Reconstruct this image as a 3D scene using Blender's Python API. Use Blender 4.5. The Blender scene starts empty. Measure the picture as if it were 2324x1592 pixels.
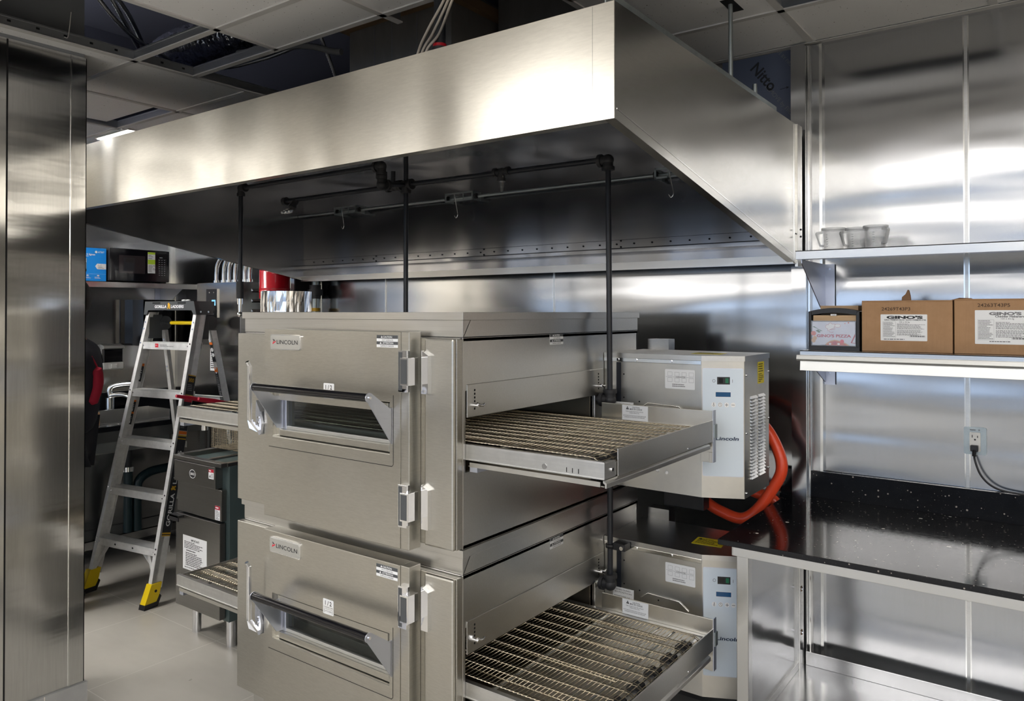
import bpy, bmesh, math, random
from mathutils import Vector, Matrix
random.seed(7)
SC = bpy.context.scene
COL = SC.collection
R = math.radians

# ---------------------------------------------------------------- camera
F_PX, YAW, PITCH = 1729.0, R(36.255), R(0.5)
cam_d = bpy.data.cameras.new('camera')
cam_d.sensor_fit = 'HORIZONTAL'
cam_d.sensor_width = 36.0
cam_d.lens = F_PX * 36.0 / 2324.0
cam_d.shift_y = -(796.0 - (709.0 - F_PX * math.tan(PITCH))) / 2324.0
cam_d.clip_start = 0.02
cam = bpy.data.objects.new('camera', cam_d)
COL.objects.link(cam)
cam.location = (0, 0, 1.60)
cam.rotation_euler = (math.pi / 2 + PITCH, 0, YAW)
SC.camera = cam

# ---------------------------------------------------------------- world, daylight, exposure
W = bpy.data.worlds.new('daylight')
SC.world = W
W.use_nodes = True
bgn = W.node_tree.nodes['Background']
bgn.inputs[0].default_value = (0.58, 0.74, 1.0, 1)
bgn.inputs[1].default_value = 1.15
SC.view_settings.view_transform = 'Standard'
SC.view_settings.look = 'None'
SC.view_settings.gamma = 1.0
SC.view_settings.use_curve_mapping = False
SC.view_settings.exposure = 1.03
LAMP_E = 5.2                       # emission of the ceiling troffers
LAMP_C = (1.0, 0.97, 0.94)
SC.cycles.max_bounces = 20
SC.cycles.diffuse_bounces = 4
SC.cycles.glossy_bounces = 6
SC.cycles.transmission_bounces = 20
SC.cycles.transparent_max_bounces = 40
SC.cycles.caustics_reflective = False
SC.cycles.caustics_refractive = False
SC.cycles.sample_clamp_indirect = 6.0

# ---------------------------------------------------------------- materials
MATS = {}
def mat(name, color=(.8, .8, .8), rough=.5, metal=0.0, bump=None, grain=None, vary=None,
        trans=0.0, emit=None, ior=1.45, specks=None, coat=0.0, alpha=1.0, spec=None, aniso=0.0, rvary=None):
    m = bpy.data.materials.new(name); MATS[name] = m
    m.use_nodes = True
    nt = m.node_tree; N = nt.nodes; L = nt.links
    b = N['Principled BSDF']
    b.inputs['Base Color'].default_value = (*color, 1)
    b.inputs['Roughness'].default_value = rough
    b.inputs['Metallic'].default_value = metal
    b.inputs['IOR'].default_value = ior
    b.inputs['Transmission Weight'].default_value = trans
    b.inputs['Coat Weight'].default_value = coat
    b.inputs['Alpha'].default_value = alpha
    if spec is not None: b.inputs['Specular IOR Level'].default_value = spec
    if emit:
        b.inputs['Emission Color'].default_value = (*emit[0], 1)
        b.inputs['Emission Strength'].default_value = emit[1]
    tc = N.new('ShaderNodeTexCoord')
    def noise(sc, detail=2, rgh=.5, kind=None):
        mp = N.new('ShaderNodeMapping'); L.new(tc.outputs['Object'], mp.inputs[0])
        mp.inputs['Scale'].default_value = sc
        n = N.new('ShaderNodeTexNoise'); L.new(mp.outputs[0], n.inputs['Vector'])
        n.inputs['Scale'].default_value = 1.0; n.inputs['Detail'].default_value = detail
        n.inputs['Roughness'].default_value = rgh
        return n.outputs['Fac']
    def remap(o, a, c, lo=.3, hi=.7):
        r = N.new('ShaderNodeMapRange'); L.new(o, r.inputs[0])
        r.inputs[1].default_value = lo; r.inputs[2].default_value = hi
        r.inputs[3].default_value = a; r.inputs[4].default_value = c
        return r.outputs[0]
    colsock = None
    def mixc(fac, c1, c2):
        x = N.new('ShaderNodeMix'); x.data_type = 'RGBA'
        L.new(fac, x.inputs['Factor'])
        if hasattr(c1, 'links'): L.new(c1, x.inputs['A'])
        else: x.inputs['A'].default_value = (*c1, 1)
        x.inputs['B'].default_value = (*c2, 1)
        return x.outputs['Result']
    base = color
    if vary:                                           # (scale, second colour)
        colsock = mixc(remap(noise(vary[0], 4, .6), 0, 1), base, vary[1]); base = colsock
    if grain:                                          # (scale, darker colour, amount)
        colsock = mixc(remap(noise(grain[0], 3, .7), 0, grain[2], .25, .75), base, grain[1]); base = colsock
    if specks:                                         # list of (scale, threshold, colour)
        for sc, th, c in specks:
            mp = N.new('ShaderNodeMapping'); L.new(tc.outputs['Object'], mp.inputs[0])
            v = N.new('ShaderNodeTexVoronoi'); L.new(mp.outputs[0], v.inputs['Vector'])
            v.inputs['Scale'].default_value = sc
            lt = N.new('ShaderNodeMath'); lt.operation = 'LESS_THAN'; L.new(v.outputs['Distance'], lt.inputs[0])
            # random size per cell
            sp = N.new('ShaderNodeSeparateColor'); L.new(v.outputs['Color'], sp.inputs[0])
            pw = N.new('ShaderNodeMath'); pw.operation = 'POWER'; L.new(sp.outputs[0], pw.inputs[0]); pw.inputs[1].default_value = 6
            ml = N.new('ShaderNodeMath'); ml.operation = 'MULTIPLY'; L.new(pw.outputs[0], ml.inputs[0]); ml.inputs[1].default_value = th
            L.new(ml.outputs[0], lt.inputs[1])
            colsock = mixc(lt.outputs[0], base, c); base = colsock
    if colsock is not None: L.new(colsock, b.inputs['Base Color'])
    if rvary:                                          # (scale, lo, hi)
        L.new(remap(noise(rvary[0], 4, .6), rvary[1], rvary[2]), b.inputs['Roughness'])
    if aniso: b.inputs['Anisotropic'].default_value = aniso
    if bump:                                           # list of (scale, distance)
        prev = None
        for sc, dist in bump:
            bn = N.new('ShaderNodeBump'); bn.inputs['Strength'].default_value = 1.0
            bn.inputs['Distance'].default_value = dist
            L.new(noise(sc, 1 if dist > .002 else 3), bn.inputs['Height'])
            if prev: L.new(prev, bn.inputs['Normal'])
            prev = bn.outputs['Normal']
        L.new(prev, b.inputs['Normal'])
    return m

S1 = (.60, .595, .58)
mat('steel', S1, .30, 1, grain=((3, 300, 300), (.50, .485, .45), .6), rvary=((6, 6, 6), .285, .34), bump=[((2.2, 2.2, 2.2), .010)])
mat('steel_front', (.54, .525, .48), .33, 1, grain=((40, 40, 260), (.44, .425, .385), .7), rvary=((5, 5, 5), .29, .38), bump=[((1.6, 1.6, 1.6), .006)])
mat('steel_hood', (.69, .66, .585), .29, 1, grain=((30, 30, 220), (.56, .535, .475), .6), bump=[((2.6, 1.6, .6), .05)])
mat('steel_hood_end', (.66, .65, .62), .22, 1, grain=((30, 30, 220), (.55, .53, .48), .5), bump=[((1.4, 1.4, 1.6), .02)])
mat('steel_dark', (.46, .455, .45), .24, 1, grain=((5, 200, 200), (.38, .375, .37), .5), bump=[((2.0, 2.0, 1.2), .02)])
mat('steel_hood_shaded', (.34, .345, .365), .18, 1, grain=((5, 5, 160), (.29, .295, .31), .5), bump=[((2.6, 2.0, .8), .03)])  # same steel as the hood, interior shade put into a darker colour
mat('steel_wall', (.50, .505, .515), .16, 1, grain=((150, 150, 8), (.45, .455, .46), .5), bump=[((.5, .5, 3.2), .022), ((1.3, 1.3, 9.0), .0025)])
mat('steel_pier', (.74, .74, .735), .16, 1, grain=((150, 150, 8), (.55, .55, .54), .5), bump=[((.5, .5, 3.6), .014), ((1.3, 1.3, 9.0), .0016)])
mat('steel_shelf', (.56, .56, .555), .25, 1, grain=((4, 220, 220), (.56, .555, .54), .5), bump=[((3, 3, 3), .006)])
mat('steel_box', (.60, .58, .53), .30, 1, vary=((9, 9, 9), (.52, .505, .47)), rvary=((8, 8, 8), .285, .42), bump=[((2.5, 2.5, 2.5), .006)])
mat('chrome', (.80, .81, .84), .07, 1)
mat('bright_trim', (.80, .80, .78), .16, 1)
mat('bracket_metal', (.60, .63, .72), .38, 1)
mat('aluminium', (.70, .70, .69), .33, 1, vary=((25, 25, 25), (.60, .60, .59)), grain=((4, 4, 120), (.5, .5, .5), .5))
mat('aluminium_rail', (.62, .62, .60), .38, .85)
mat('galvanized', (.42, .46, .46), .42, 1, vary=((30, 30, 30), (.33, .37, .38)))
mat('wire', (.66, .585, .45), .25, 1)
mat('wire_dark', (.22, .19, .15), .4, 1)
mat('black_pipe', (.018, .02, .026), .38, 0, spec=.5)
mat('black_iron', (.035, .035, .038), .55, .3)
mat('black_plastic', (.014, .014, .016), .38)
mat('black_gloss', (.006, .006, .008), .08)
mat('dark_grey_plastic', (.07, .075, .08), .5)
mat('gap_black', (.004, .004, .005), .8)
mat('white_plastic', (.78, .77, .73), .4)
mat('sticker_white', (.80, .81, .82), .45)
mat('sticker_grey', (.62, .64, .66), .4)
mat('panel_white', (.66, .74, .82), .32)
mat('ink', (.015, .016, .02), .6)
mat('ink_blue', (.012, .03, .075), .5)
mat('ink_grey', (.20, .20, .21), .6)
mat('ink_red', (.42, .012, .035), .5)
mat('ink_red_bright', (.70, .02, .04), .5)
mat('label_yellow', (.80, .66, .03), .45)
mat('yellow', (.86, .62, .01), .35)
mat('orange_label', (.70, .16, .02), .5)
mat('gold_ink', (.62, .36, .03), .5)
mat('lime', (.52, .74, .05), .45)
mat('box_blue', (.015, .29, .85), .35)
mat('red_paint', (.55, .008, .02), .22, coat=.5)
mat('red_grip', (.36, .01, .03), .35)
mat('red_cloth', (.35, .008, .03), .8)
mat('hose_orange', (.88, .085, .03), .28)
mat('cardboard', (.42, .25, .135), .85, vary=((40, 40, 40), (.37, .215, .11)), grain=((220, 220, 6), (.34, .2, .105), .5))
mat('cardboard_edge', (.30, .17, .09), .9)
mat('napkin', (.60, .42, .26), .9, grain=((3, 3, 420), (.42, .28, .16), .8))
mat('quartz', (.0065, .007, .009), .10, 0, spec=.30, rvary=((60, 60, 60), .07, .16), specks=[(95, .30, (.30, .27, .24)), (26, .16, (.95, .92, .85)), (300, .3, (.05, .05, .05))])
mat('tile_ceiling', (.86, .86, .87), .95, specks=[(120, .22, (.16, .15, .15)), (45, .12, (.10, .10, .10))])
mat('grid_white', (.62, .61, .60), .5)
mat('grid_side', (.45, .47, .50), .35, .8)
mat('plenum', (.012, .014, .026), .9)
mat('drywall_grey', (.22, .23, .25), .9)
mat('duct_brown', (.22, .215, .21), .6, .2, vary=((8, 8, 3), (.16, .155, .15)))
mat('firestop', (.28, .19, .11), .9)
mat('flex_duct', (.55, .56, .60), .22, 1, bump=[((40, 40, 40), .012)])
mat('flex_conduit', (.30, .31, .33), .4, 1)
mat('cable_cream', (.62, .56, .48), .6)
mat('film_blue', (.085, .105, .165), .35)
mat('wall_paint', (.72, .67, .58), .9)
mat('wall_dark', (.62, .60, .56), .9)
mat('base_tile', (.36, .36, .35), .5, vary=((6, 6, 6), (.29, .29, .285)))
mat('ladder_metal', (.88, .88, .87), .34, .25, vary=((25, 25, 25), (.68, .68, .67)), grain=((6, 6, 140), (.6, .6, .6), .4))
mat('code_ink', (.085, .05, .03), .8)
mat('glass', (.55, .62, .62), .02, 0, trans=1.0, ior=1.30)
mat('lcd_blue', (.01, .07, .17), .2, emit=((.01, .12, .35), .03))
mat('lcd_light', (.15, .45, .8), .3, emit=((.2, .5, .85), .5))
mat('switch_green', (.01, .12, .06), .3, emit=((.02, .5, .2), .02))
mat('navy_cloth', (.012, .013, .02), .85)
mat('black_cloth', (.007, .008, .012), .9)
mat('skin', (.34, .17, .10), .55)
mat('hair', (.012, .009, .008), .7)
mat('fryer_side', (.075, .105, .105), .45, .2)
mat('fryer_steel', (.27, .265, .26), .30, 1, grain=((4, 4, 160), (.22, .215, .21), .5))
mat('teal_pipe', (.010, .028, .034), .4)
mat('foil', (.90, .90, .91), .10, 1, bump=[((22, 22, 5), .02)])
mat('lamp', (1, 1, 1), .5, emit=(LAMP_C, LAMP_E))
mat('lamp_fill', (1, 1, 1), .5, emit=(LAMP_C, LAMP_E * 5))  # extra strong emission for the unseen fill panels at left
mat('red_food', (.55, .09, .04), .6)
mat('crust', (.58, .34, .16), .7)
mat('leaf', (.05, .13, .06), .6)
mat('print_paper', (.66, .68, .78), .35, vary=((30, 30, 30), (.58, .60, .71)))
mat('microwave_window', (.035, .028, .03), .10)
mat('dark_reflect_band', (.20, .185, .16), .5)  # unseen dark band added to darken what the oven fronts reflect
mat('asphalt', (.25, .25, .25), .9)

def clear_material(name='clear', white=.10):
    m = bpy.data.materials.new(name); MATS[name] = m; m.use_nodes = True
    nt = m.node_tree; N = nt.nodes; L = nt.links; N.remove(N['Principled BSDF'])
    out = next(n for n in N if n.type == 'OUTPUT_MATERIAL')
    t = N.new('ShaderNodeBsdfTransparent'); t.inputs[0].default_value = (.995, .997, 1, 1)
    g = N.new('ShaderNodeBsdfGlossy'); g.inputs['Roughness'].default_value = .06
    lw = N.new('ShaderNodeLayerWeight'); lw.inputs[0].default_value = .5
    pw = N.new('ShaderNodeMapRange'); pw.inputs[1].default_value = 0; pw.inputs[2].default_value = 1; pw.inputs[3].default_value = .03; pw.inputs[4].default_value = .30; pw.interpolation_type = 'SMOOTHSTEP'
    x = N.new('ShaderNodeMixShader'); L.new(lw.outputs['Facing'], pw.inputs[0]); L.new(pw.outputs[0], x.inputs[0]); L.new(t.outputs[0], x.inputs[1]); L.new(g.outputs[0], x.inputs[2])
    d = N.new('ShaderNodeBsdfDiffuse'); d.inputs[0].default_value = (.9, .92, .93, 1)
    y = N.new('ShaderNodeMixShader'); y.inputs[0].default_value = white; L.new(x.outputs[0], y.inputs[1]); L.new(d.outputs[0], y.inputs[2])
    L.new(y.outputs[0], out.inputs[0])
clear_material()
clear_material('clear_edge', .45)

# floor: large grey porcelain tiles with faint joints
def floor_material():
    m = mat('floor_tile', (.50, .475, .425), .36, vary=((1.1, 2.4, 1), (.38, .36, .32)), rvary=((3, 3, 3), .26, .42))
    nt = m.node_tree; N = nt.nodes; L = nt.links
    b = N['Principled BSDF']
    old = b.inputs['Base Color'].links[0].from_socket
    tc = next(n for n in N if n.type == 'TEX_COORD')
    mp = N.new('ShaderNodeMapping'); L.new(tc.outputs['Object'], mp.inputs[0])
    mp.inputs['Location'].default_value = (3.96, 2.05, 0)
    br = N.new('ShaderNodeTexBrick'); L.new(mp.outputs[0], br.inputs['Vector'])
    br.offset = 0.0
    br.inputs['Scale'].default_value = 1.0
    br.inputs['Brick Width'].default_value = .60; br.inputs['Row Height'].default_value = .60
    br.inputs['Mortar Size'].default_value = .0022; br.inputs['Mortar Smooth'].default_value = .1
    x = N.new('ShaderNodeMix'); x.data_type = 'RGBA'
    L.new(br.outputs['Fac'], x.inputs['Factor']); L.new(old, x.inputs['A'])
    x.inputs['B'].default_value = (.57, .55, .50, 1)
    L.new(x.outputs['Result'], b.inputs['Base Color'])
floor_material()

# ---------------------------------------------------------------- mesh builder
def frame(o, r, u):
    """matrix whose x axis is r, y axis is u, z axis is r x u"""
    r = Vector(r).normalized(); u = Vector(u).normalized(); n = r.cross(u)
    M = Matrix.Identity(4)
    for i in range(3): M[i][0], M[i][1], M[i][2], M[i][3] = r[i], u[i], n[i], o[i]
    return M

_text = {}
def text_mesh(s, bold, shear):
    k = (s, bold, shear)
    if k not in _text:
        c = bpy.data.curves.new('t', 'FONT'); c.body = s; c.size = 1.0; c.offset = bold; c.shear = shear
        c.resolution_u = 3
        o = bpy.data.objects.new('t', c)
        me = bpy.data.meshes.new_from_object(o)
        vs = [v.co.copy() for v in me.vertices]; fs = [tuple(p.vertices) for p in me.polygons]
        bpy.data.objects.remove(o); bpy.data.curves.remove(c); bpy.data.meshes.remove(me)
        xs = [v.x for v in vs] or [0]
        _text[k] = (vs, fs, min(xs), max(xs))
    return _text[k]

GM = [None]                                            # placement of the assembly being built
class MB:
    def __init__(s, m='steel', M=None):
        s.v = []; s.f = []; s.fm = []; s.sm = []; s.mats = []; s.m = m; s.M = M if M else GM[0]
    def plate_hole(s, a0, a1, b0, b1, h, t0, t1, axes, m=None):
        """plate with one rectangular hole h=(a0,a1,b0,b1); axes maps (a, b, t) to a point"""
        def ring(t): return [axes(a, b, t) for a, b in ((a0, b0), (a1, b0), (a1, b1), (a0, b1), (h[0], h[2]), (h[1], h[2]), (h[1], h[3]), (h[0], h[3]))]
        vs = ring(t0) + ring(t1); fs = []
        for i in range(4):
            j = (i + 1) % 4
            fs += [(i, j, 4 + j, 4 + i), (8 + j, 8 + i, 12 + i, 12 + j), (j, i, 8 + i, 8 + j), (4 + i, 4 + j, 12 + j, 12 + i)]
        return s.add(vs, fs, m)
    def mi(s, m):
        m = m or s.m
        if m not in s.mats: s.mats.append(m)
        return s.mats.index(m)
    def add(s, vs, fs, m=None, smooth=False):
        n = len(s.v); k = s.mi(m)
        for p in vs:
            p = Vector(p)
            s.v.append(s.M @ p if s.M else p)
        for f in fs:
            s.f.append(tuple(n + i for i in f)); s.fm.append(k); s.sm.append(smooth)
        return s
    def box(s, x0, x1, y0, y1, z0, z1, m=None):
        vs = [(x, y, z) for x in (x0, x1) for y in (y0, y1) for z in (z0, z1)]
        return s.add(vs, [(0, 1, 3, 2), (4, 6, 7, 5), (0, 4, 5, 1), (2, 3, 7, 6), (0, 2, 6, 4), (1, 5, 7, 3)], m)
    def poly(s, pts, m=None):
        return s.add(pts, [tuple(range(len(pts)))], m)
    def prism(s, pts, vec, m=None, smooth=False):
        n = len(pts); v = Vector(vec)
        vs = [Vector(p) for p in pts] + [Vector(p) + v for p in pts]
        s.add(vs, [tuple(range(n - 1, -1, -1)), tuple(range(n, 2 * n))], m)
        return s.add(vs, [(i, (i + 1) % n, n + (i + 1) % n, n + i) for i in range(n)], m, smooth)
    def tube(s, pts, r, m=None, n=10, closed=False, caps=True):
        P = [Vector(p) for p in pts]; k = len(P)
        rr = r if isinstance(r, (list, tuple)) else [r] * k
        T = []
        for i in range(k):
            a = P[i - 1] if (i > 0 or closed) else P[i]
            b = P[(i + 1) % k] if (i < k - 1 or closed) else P[i]
            T.append((b - a).normalized())
        t = T[0]; up = Vector((0, 0, 1)) if abs(t.z) < .9 else Vector((1, 0, 0))
        nx = t.cross(up).normalized(); vs = []
        for i in range(k):
            if i:
                ax = T[i - 1].cross(T[i])
                if ax.length > 1e-7:
                    nx = Matrix.Rotation(T[i - 1].angle(T[i]), 3, ax.normalized()) @ nx
            ny = T[i].cross(nx).normalized()
            for j in range(n):
                a = 2 * math.pi * j / n
                vs.append(P[i] + (nx * math.cos(a) + ny * math.sin(a)) * rr[i])
        fs = []
        for i in range(k if closed else k - 1):
            for j in range(n):
                a, b = i * n, ((i + 1) % k) * n
                fs.append((a + j, a + (j + 1) % n, b + (j + 1) % n, b + j))
        s.add(vs, fs, m, True)
        if caps and not closed:
            s.add(vs[:n], [tuple(range(n - 1, -1, -1))], m); s.add(vs[-n:], [tuple(range(n))], m)
        return s
    def cyl(s, a, b, r, m=None, n=16, r2=None):
        return s.tube([a, b], [r, r if r2 is None else r2], m, n)
    def lathe(s, prof, c, m=None, n=32, axis='z', closed=False):
        vs = []; k = len(prof)
        for i in range(n):
            a = 2 * math.pi * i / n; ca, sa = math.cos(a), math.sin(a)
            for r, h in prof:
                p = {'z': (r * ca, r * sa, h), 'y': (r * ca, h, r * sa), 'x': (h, r * ca, r * sa)}[axis]
                vs.append((c[0] + p[0], c[1] + p[1], c[2] + p[2]))
        fs = []
        for i in range(n):
            for j in range(k if closed else k - 1):
                a, b = i * k, ((i + 1) % n) * k; j2 = (j + 1) % k
                fs.append((a + j, b + j, b + j2, a + j2) if axis != 'y' else (a + j, a + j2, b + j2, b + j))
        return s.add(vs, fs, m, True)
    def ball(s, c, r, m=None, nu=16, nv=10):
        r = r if isinstance(r, (tuple, list)) else (r, r, r)
        vs = [(c[0], c[1], c[2] - r[2])]
        for j in range(1, nv):
            t = math.pi * j / nv - math.pi / 2
            for i in range(nu):
                a = 2 * math.pi * i / nu
                vs.append((c[0] + r[0] * math.cos(t) * math.cos(a), c[1] + r[1] * math.cos(t) * math.sin(a), c[2] + r[2] * math.sin(t)))
        vs.append((c[0], c[1], c[2] + r[2]))
        fs = [(0, 1 + (i + 1) % nu, 1 + i) for i in range(nu)]
        for j in range(nv - 2):
            for i in range(nu):
                a = 1 + j * nu
                fs.append((a + i, a + (i + 1) % nu, a + nu + (i + 1) % nu, a + nu + i))
        a = 1 + (nv - 2) * nu
        fs += [(a + i, a + (i + 1) % nu, len(vs) - 1) for i in range(nu)]
        return s.add(vs, fs, m, True)
    # ---- flat printed matter, in a local frame (x right, y up, z out)
    def sticker(s, M, w, h, bg, items=(), rad=.0, th=.0006):
        M0 = s.M; s.M = (M0 @ M) if M0 else M
        pts = []
        if rad > 0:
            for cx, cy, a0 in ((w / 2 - rad, h / 2 - rad, 0), (-w / 2 + rad, h / 2 - rad, 90), (-w / 2 + rad, -h / 2 + rad, 180), (w / 2 - rad, -h / 2 + rad, 270)):
                for q in range(4):
                    a = R(a0 + q * 30); pts.append((cx + rad * math.cos(a), cy + rad * math.sin(a), 0))
        else: pts = [(w / 2, h / 2, 0), (-w / 2, h / 2, 0), (-w / 2, -h / 2, 0), (w / 2, -h / 2, 0)]
        if bg: s.prism(pts, (0, 0, th), bg)
        z = th
        X = lambda u: (u - .5) * w
        Yv = lambda v: (v - .5) * h
        for it in items:
            z += .00006; k = it[0]
            if k == 't':                                   # text, u, v(baseline), cap height fraction, mat, opts
                _, txt, u, v, ch, m = it[:6]; op = it[6] if len(it) > 6 else {}
                vs, fs, x0, x1 = text_mesh(txt, op.get('bold', 0), op.get('shear', 0))
                sy = ch * h / .70; sx = sy * op.get('sx', 1.0)
                if 'width' in op: sx = op['width'] * w / max(1e-6, x1 - x0)
                al = op.get('al', 'c'); off = {'c': (x0 + x1) / 2, 'l': x0, 'r': x1}[al]
                s.add([((p.x - off) * sx + X(u), p.y * sy + Yv(v), z) for p in vs], fs, m)
            elif k == 'r':
                _, u0, v0, u1, v1, m = it
                s.add([(X(u0), Yv(v0), z), (X(u1), Yv(v0), z), (X(u1), Yv(v1), z), (X(u0), Yv(v1), z)], [(0, 1, 2, 3)], m)
            elif k == 'p':
                s.add([(X(u), Yv(v), z) for u, v in it[1]], [tuple(range(len(it[1])))], it[2])
            elif k == 'l':                                 # polyline with thickness (metres)
                pts2 = [Vector((X(u), Yv(v), z)) for u, v in it[1]]; t = it[3] / 2
                for a, b in zip(pts2[:-1], pts2[1:]):
                    d = (b - a); nn = Vector((-d.y, d.x, 0)).normalized() * t
                    s.add([a - nn, b - nn, b + nn, a + nn], [(0, 1, 2, 3)], it[2])
            elif k == 'e':                                 # ellipse (cx, cy, rx, ry in fractions of w, h)
                _, u, v, ru, rv, m = it
                s.add([(X(u) + ru * w * math.cos(i * math.pi / 12), Yv(v) + rv * h * math.sin(i * math.pi / 12), z) for i in range(24)], [tuple(range(24))], m)
            elif k == 'o':                                 # ring, thickness in metres
                _, u, v, ru, rv, m, t = it
                o = [(X(u) + ru * w * math.cos(i * math.pi / 14), Yv(v) + rv * h * math.sin(i * math.pi / 14), z) for i in range(28)]
                q = [(X(u) + (ru * w - t) * math.cos(i * math.pi / 14), Yv(v) + (rv * h - t) * math.sin(i * math.pi / 14), z) for i in range(28)]
                s.add(o + q, [(i, (i + 1) % 28, 28 + (i + 1) % 28, 28 + i) for i in range(28)], m)
            elif k == 'x':                                 # rows of illegible small print
                _, u0, v0, u1, v1, rows, m = it[:7]
                rs = random.Random(int(u0 * 977 + v0 * 331 + rows * 7)); rh = (v1 - v0) / rows
                for q in range(rows):
                    u = u0; end = u0 + (u1 - u0) * (rs.uniform(.7, 1) if q % 4 else rs.uniform(.4, .9))
                    while u < end:
                        ww = min(rs.uniform(.03, .10) * (u1 - u0), end - u)
                        va = v1 - (q + .78) * rh; vb = v1 - (q + .30) * rh
                        s.add([(X(u), Yv(va), z), (X(u + ww), Yv(va), z), (X(u + ww), Yv(vb), z), (X(u), Yv(vb), z)], [(0, 1, 2, 3)], m)
                        u += ww + .015 * (u1 - u0)
        s.M = M0
        return s

ROOT = {}
def origin_of(o):
    p = Vector((0, 0, 0))
    while o is not None:
        p += o.location; o = o.parent
    return p

def build(name, mb, parent=None, bevel=0.0, loc=None, smooth_angle=None, solid=0.0):
    """link ONE mesh object; vertices given in world space"""
    me = bpy.data.meshes.new(name)
    off = origin_of(parent) if parent else Vector((0, 0, 0))
    if loc is not None: loc = Vector(loc); base = loc
    else: base = off
    me.from_pydata([tuple(p - base) for p in mb.v], [], mb.f)
    for m in mb.mats: me.materials.append(MATS[m])
    me.polygons.foreach_set('material_index', mb.fm)
    me.polygons.foreach_set('use_smooth', mb.sm)
    me.update()
    o = bpy.data.objects.new(name, me); COL.objects.link(o)
    if parent: o.parent = parent; o.location = base - off
    elif loc is not None: o.location = loc
    if solid:
        md = o.modifiers.new('solid', 'SOLIDIFY'); md.thickness = solid; md.offset = 0
    if bevel:
        md = o.modifiers.new('bevel', 'BEVEL'); md.width = bevel; md.segments = 2; md.limit_method = 'ANGLE'; md.angle_limit = R(40)
        md.harden_normals = False
    return o

def tag(o, label=None, cat=None, group=None, kind=None):
    if label: o['label'] = label
    if cat: o['category'] = cat
    if group: o['group'] = group
    if kind: o['kind'] = kind
    return o

def thing(name, loc, label, cat, group=None):
    o = bpy.data.objects.new(name, None); COL.objects.link(o)
    o.location = GM[0] @ Vector(loc) if GM[0] else loc; o.empty_display_size = .05
    return tag(o, label, cat, group)

def struct(name, mb, bevel=0.0):
    return tag(build(name, mb, None, bevel), kind='structure')

def children(o): return [c for c in bpy.data.objects if c.parent == o]
def copy_tree(o, parent=None):
    c = o.copy(); COL.objects.link(c); c.parent = parent
    for ch in children(o): copy_tree(ch, c)
    return c

FRONT = ((1, 0, 0), (0, 0, 1))        # a face looking towards -Y
SIDE = ((0, 1, 0), (0, 0, 1))         # a face looking towards +X
def on_front(x, y, z): return frame((x, y, z), *FRONT)
def on_side(x, y, z): return frame((x, y, z), *SIDE)

def arc(c, r, a0, a1, n, ax1, ax2):
    ax1 = Vector(ax1); ax2 = Vector(ax2); c = Vector(c)
    return [c + ax1 * r * math.cos(R(a0 + (a1 - a0) * i / n)) + ax2 * r * math.sin(R(a0 + (a1 - a0) * i / n)) for i in range(n + 1)]

def smooth_path(pts, n=8):
    P = [Vector(p) for p in pts]; P = [P[0] * 2 - P[1]] + P + [P[-1] * 2 - P[-2]]; out = []
    for i in range(1, len(P) - 2):
        for j in range(n):
            t = j / n; a, b, c, d = P[i - 1:i + 3]
            out.append(.5 * ((2 * b) + (c - a) * t + (2 * a - 5 * b + 4 * c - d) * t * t + (3 * b - a - 3 * c + d) * t ** 3))
    out.append(P[-2]); return out

# ================================================================ THE SETTING
CZ = 2.62
XL, XR, YF_, YB = -5.25, 3.5, -5.5, 3.0
struct('floor', MB('floor_tile').box(XL - .1, XR + .1, YF_ - .1, YB + .1, -.1, 0))
struct('wall_back', MB('steel_wall').box(XL - .12, XR + .12, YB, YB + .12, 0, CZ + .9))
w = MB('steel_wall'); w.box(XL - .12, XL, .45, YB, 0, CZ + .9); w.box(XL - .12, XL, YF_, .45, 1.35, CZ + .9, 'wall_paint'); w.box(XL - .12, XL, YF_, .45, 0, 1.35, 'dark_reflect_band')  # low front part is a dark band added for the oven reflections
struct('wall_left', w)
struct('wall_right', MB('wall_paint').box(XR, XR + .12, YF_, YB, 0, CZ + .9))
# front wall with shop windows
wins = [(-5.0, -3.45), (-3.2, -1.65), (-1.4, .15), (.4, 1.95), (2.2, 3.3)]
w = MB('wall_dark'); zs0, zs1 = .45, 2.35
w.box(XL - .12, XR + .12, YF_ - .15, YF_, 0, zs0); w.box(XL - .12, XR + .12, YF_ - .15, YF_, zs1, CZ + .9)
px = XL - .12
for a, b in wins + [(XR + .12, None)]:
    w.box(px, a, YF_ - .15, YF_, zs0, zs1); px = b
struct('wall_front', w)
for i, (a, b) in enumerate(wins):
    f = MB('black_plastic'); t = .05
    f.box(a, a + t, YF_ - .1, YF_ - .03, zs0, zs1); f.box(b - t, b, YF_ - .1, YF_ - .03, zs0, zs1)
    f.box(a, b, YF_ - .1, YF_ - .03, zs0, zs0 + t); f.box(a, b, YF_ - .1, YF_ - .03, zs1 - t, zs1)
    f.box(a, b, YF_ - .1, YF_ - .03, 1.9, 1.95)
    struct('window_%d' % (i + 1), f)
    ld = bpy.data.lights.new('window_daylight', 'AREA'); ld.shape = 'RECTANGLE'; ld.size = b - a; ld.size_y = zs1 - zs0
    ld.cycles.is_portal = True
    lo = bpy.data.objects.new('window_daylight', ld); COL.objects.link(lo)
    lo.location = ((a + b) / 2, YF_ - .02, (zs0 + zs1) / 2); lo.rotation_euler = (R(90), 0, 0)
struct('pavement', MB('asphalt').box(-25, 25, -30, YF_ - .15, -.12, -.02))

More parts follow.
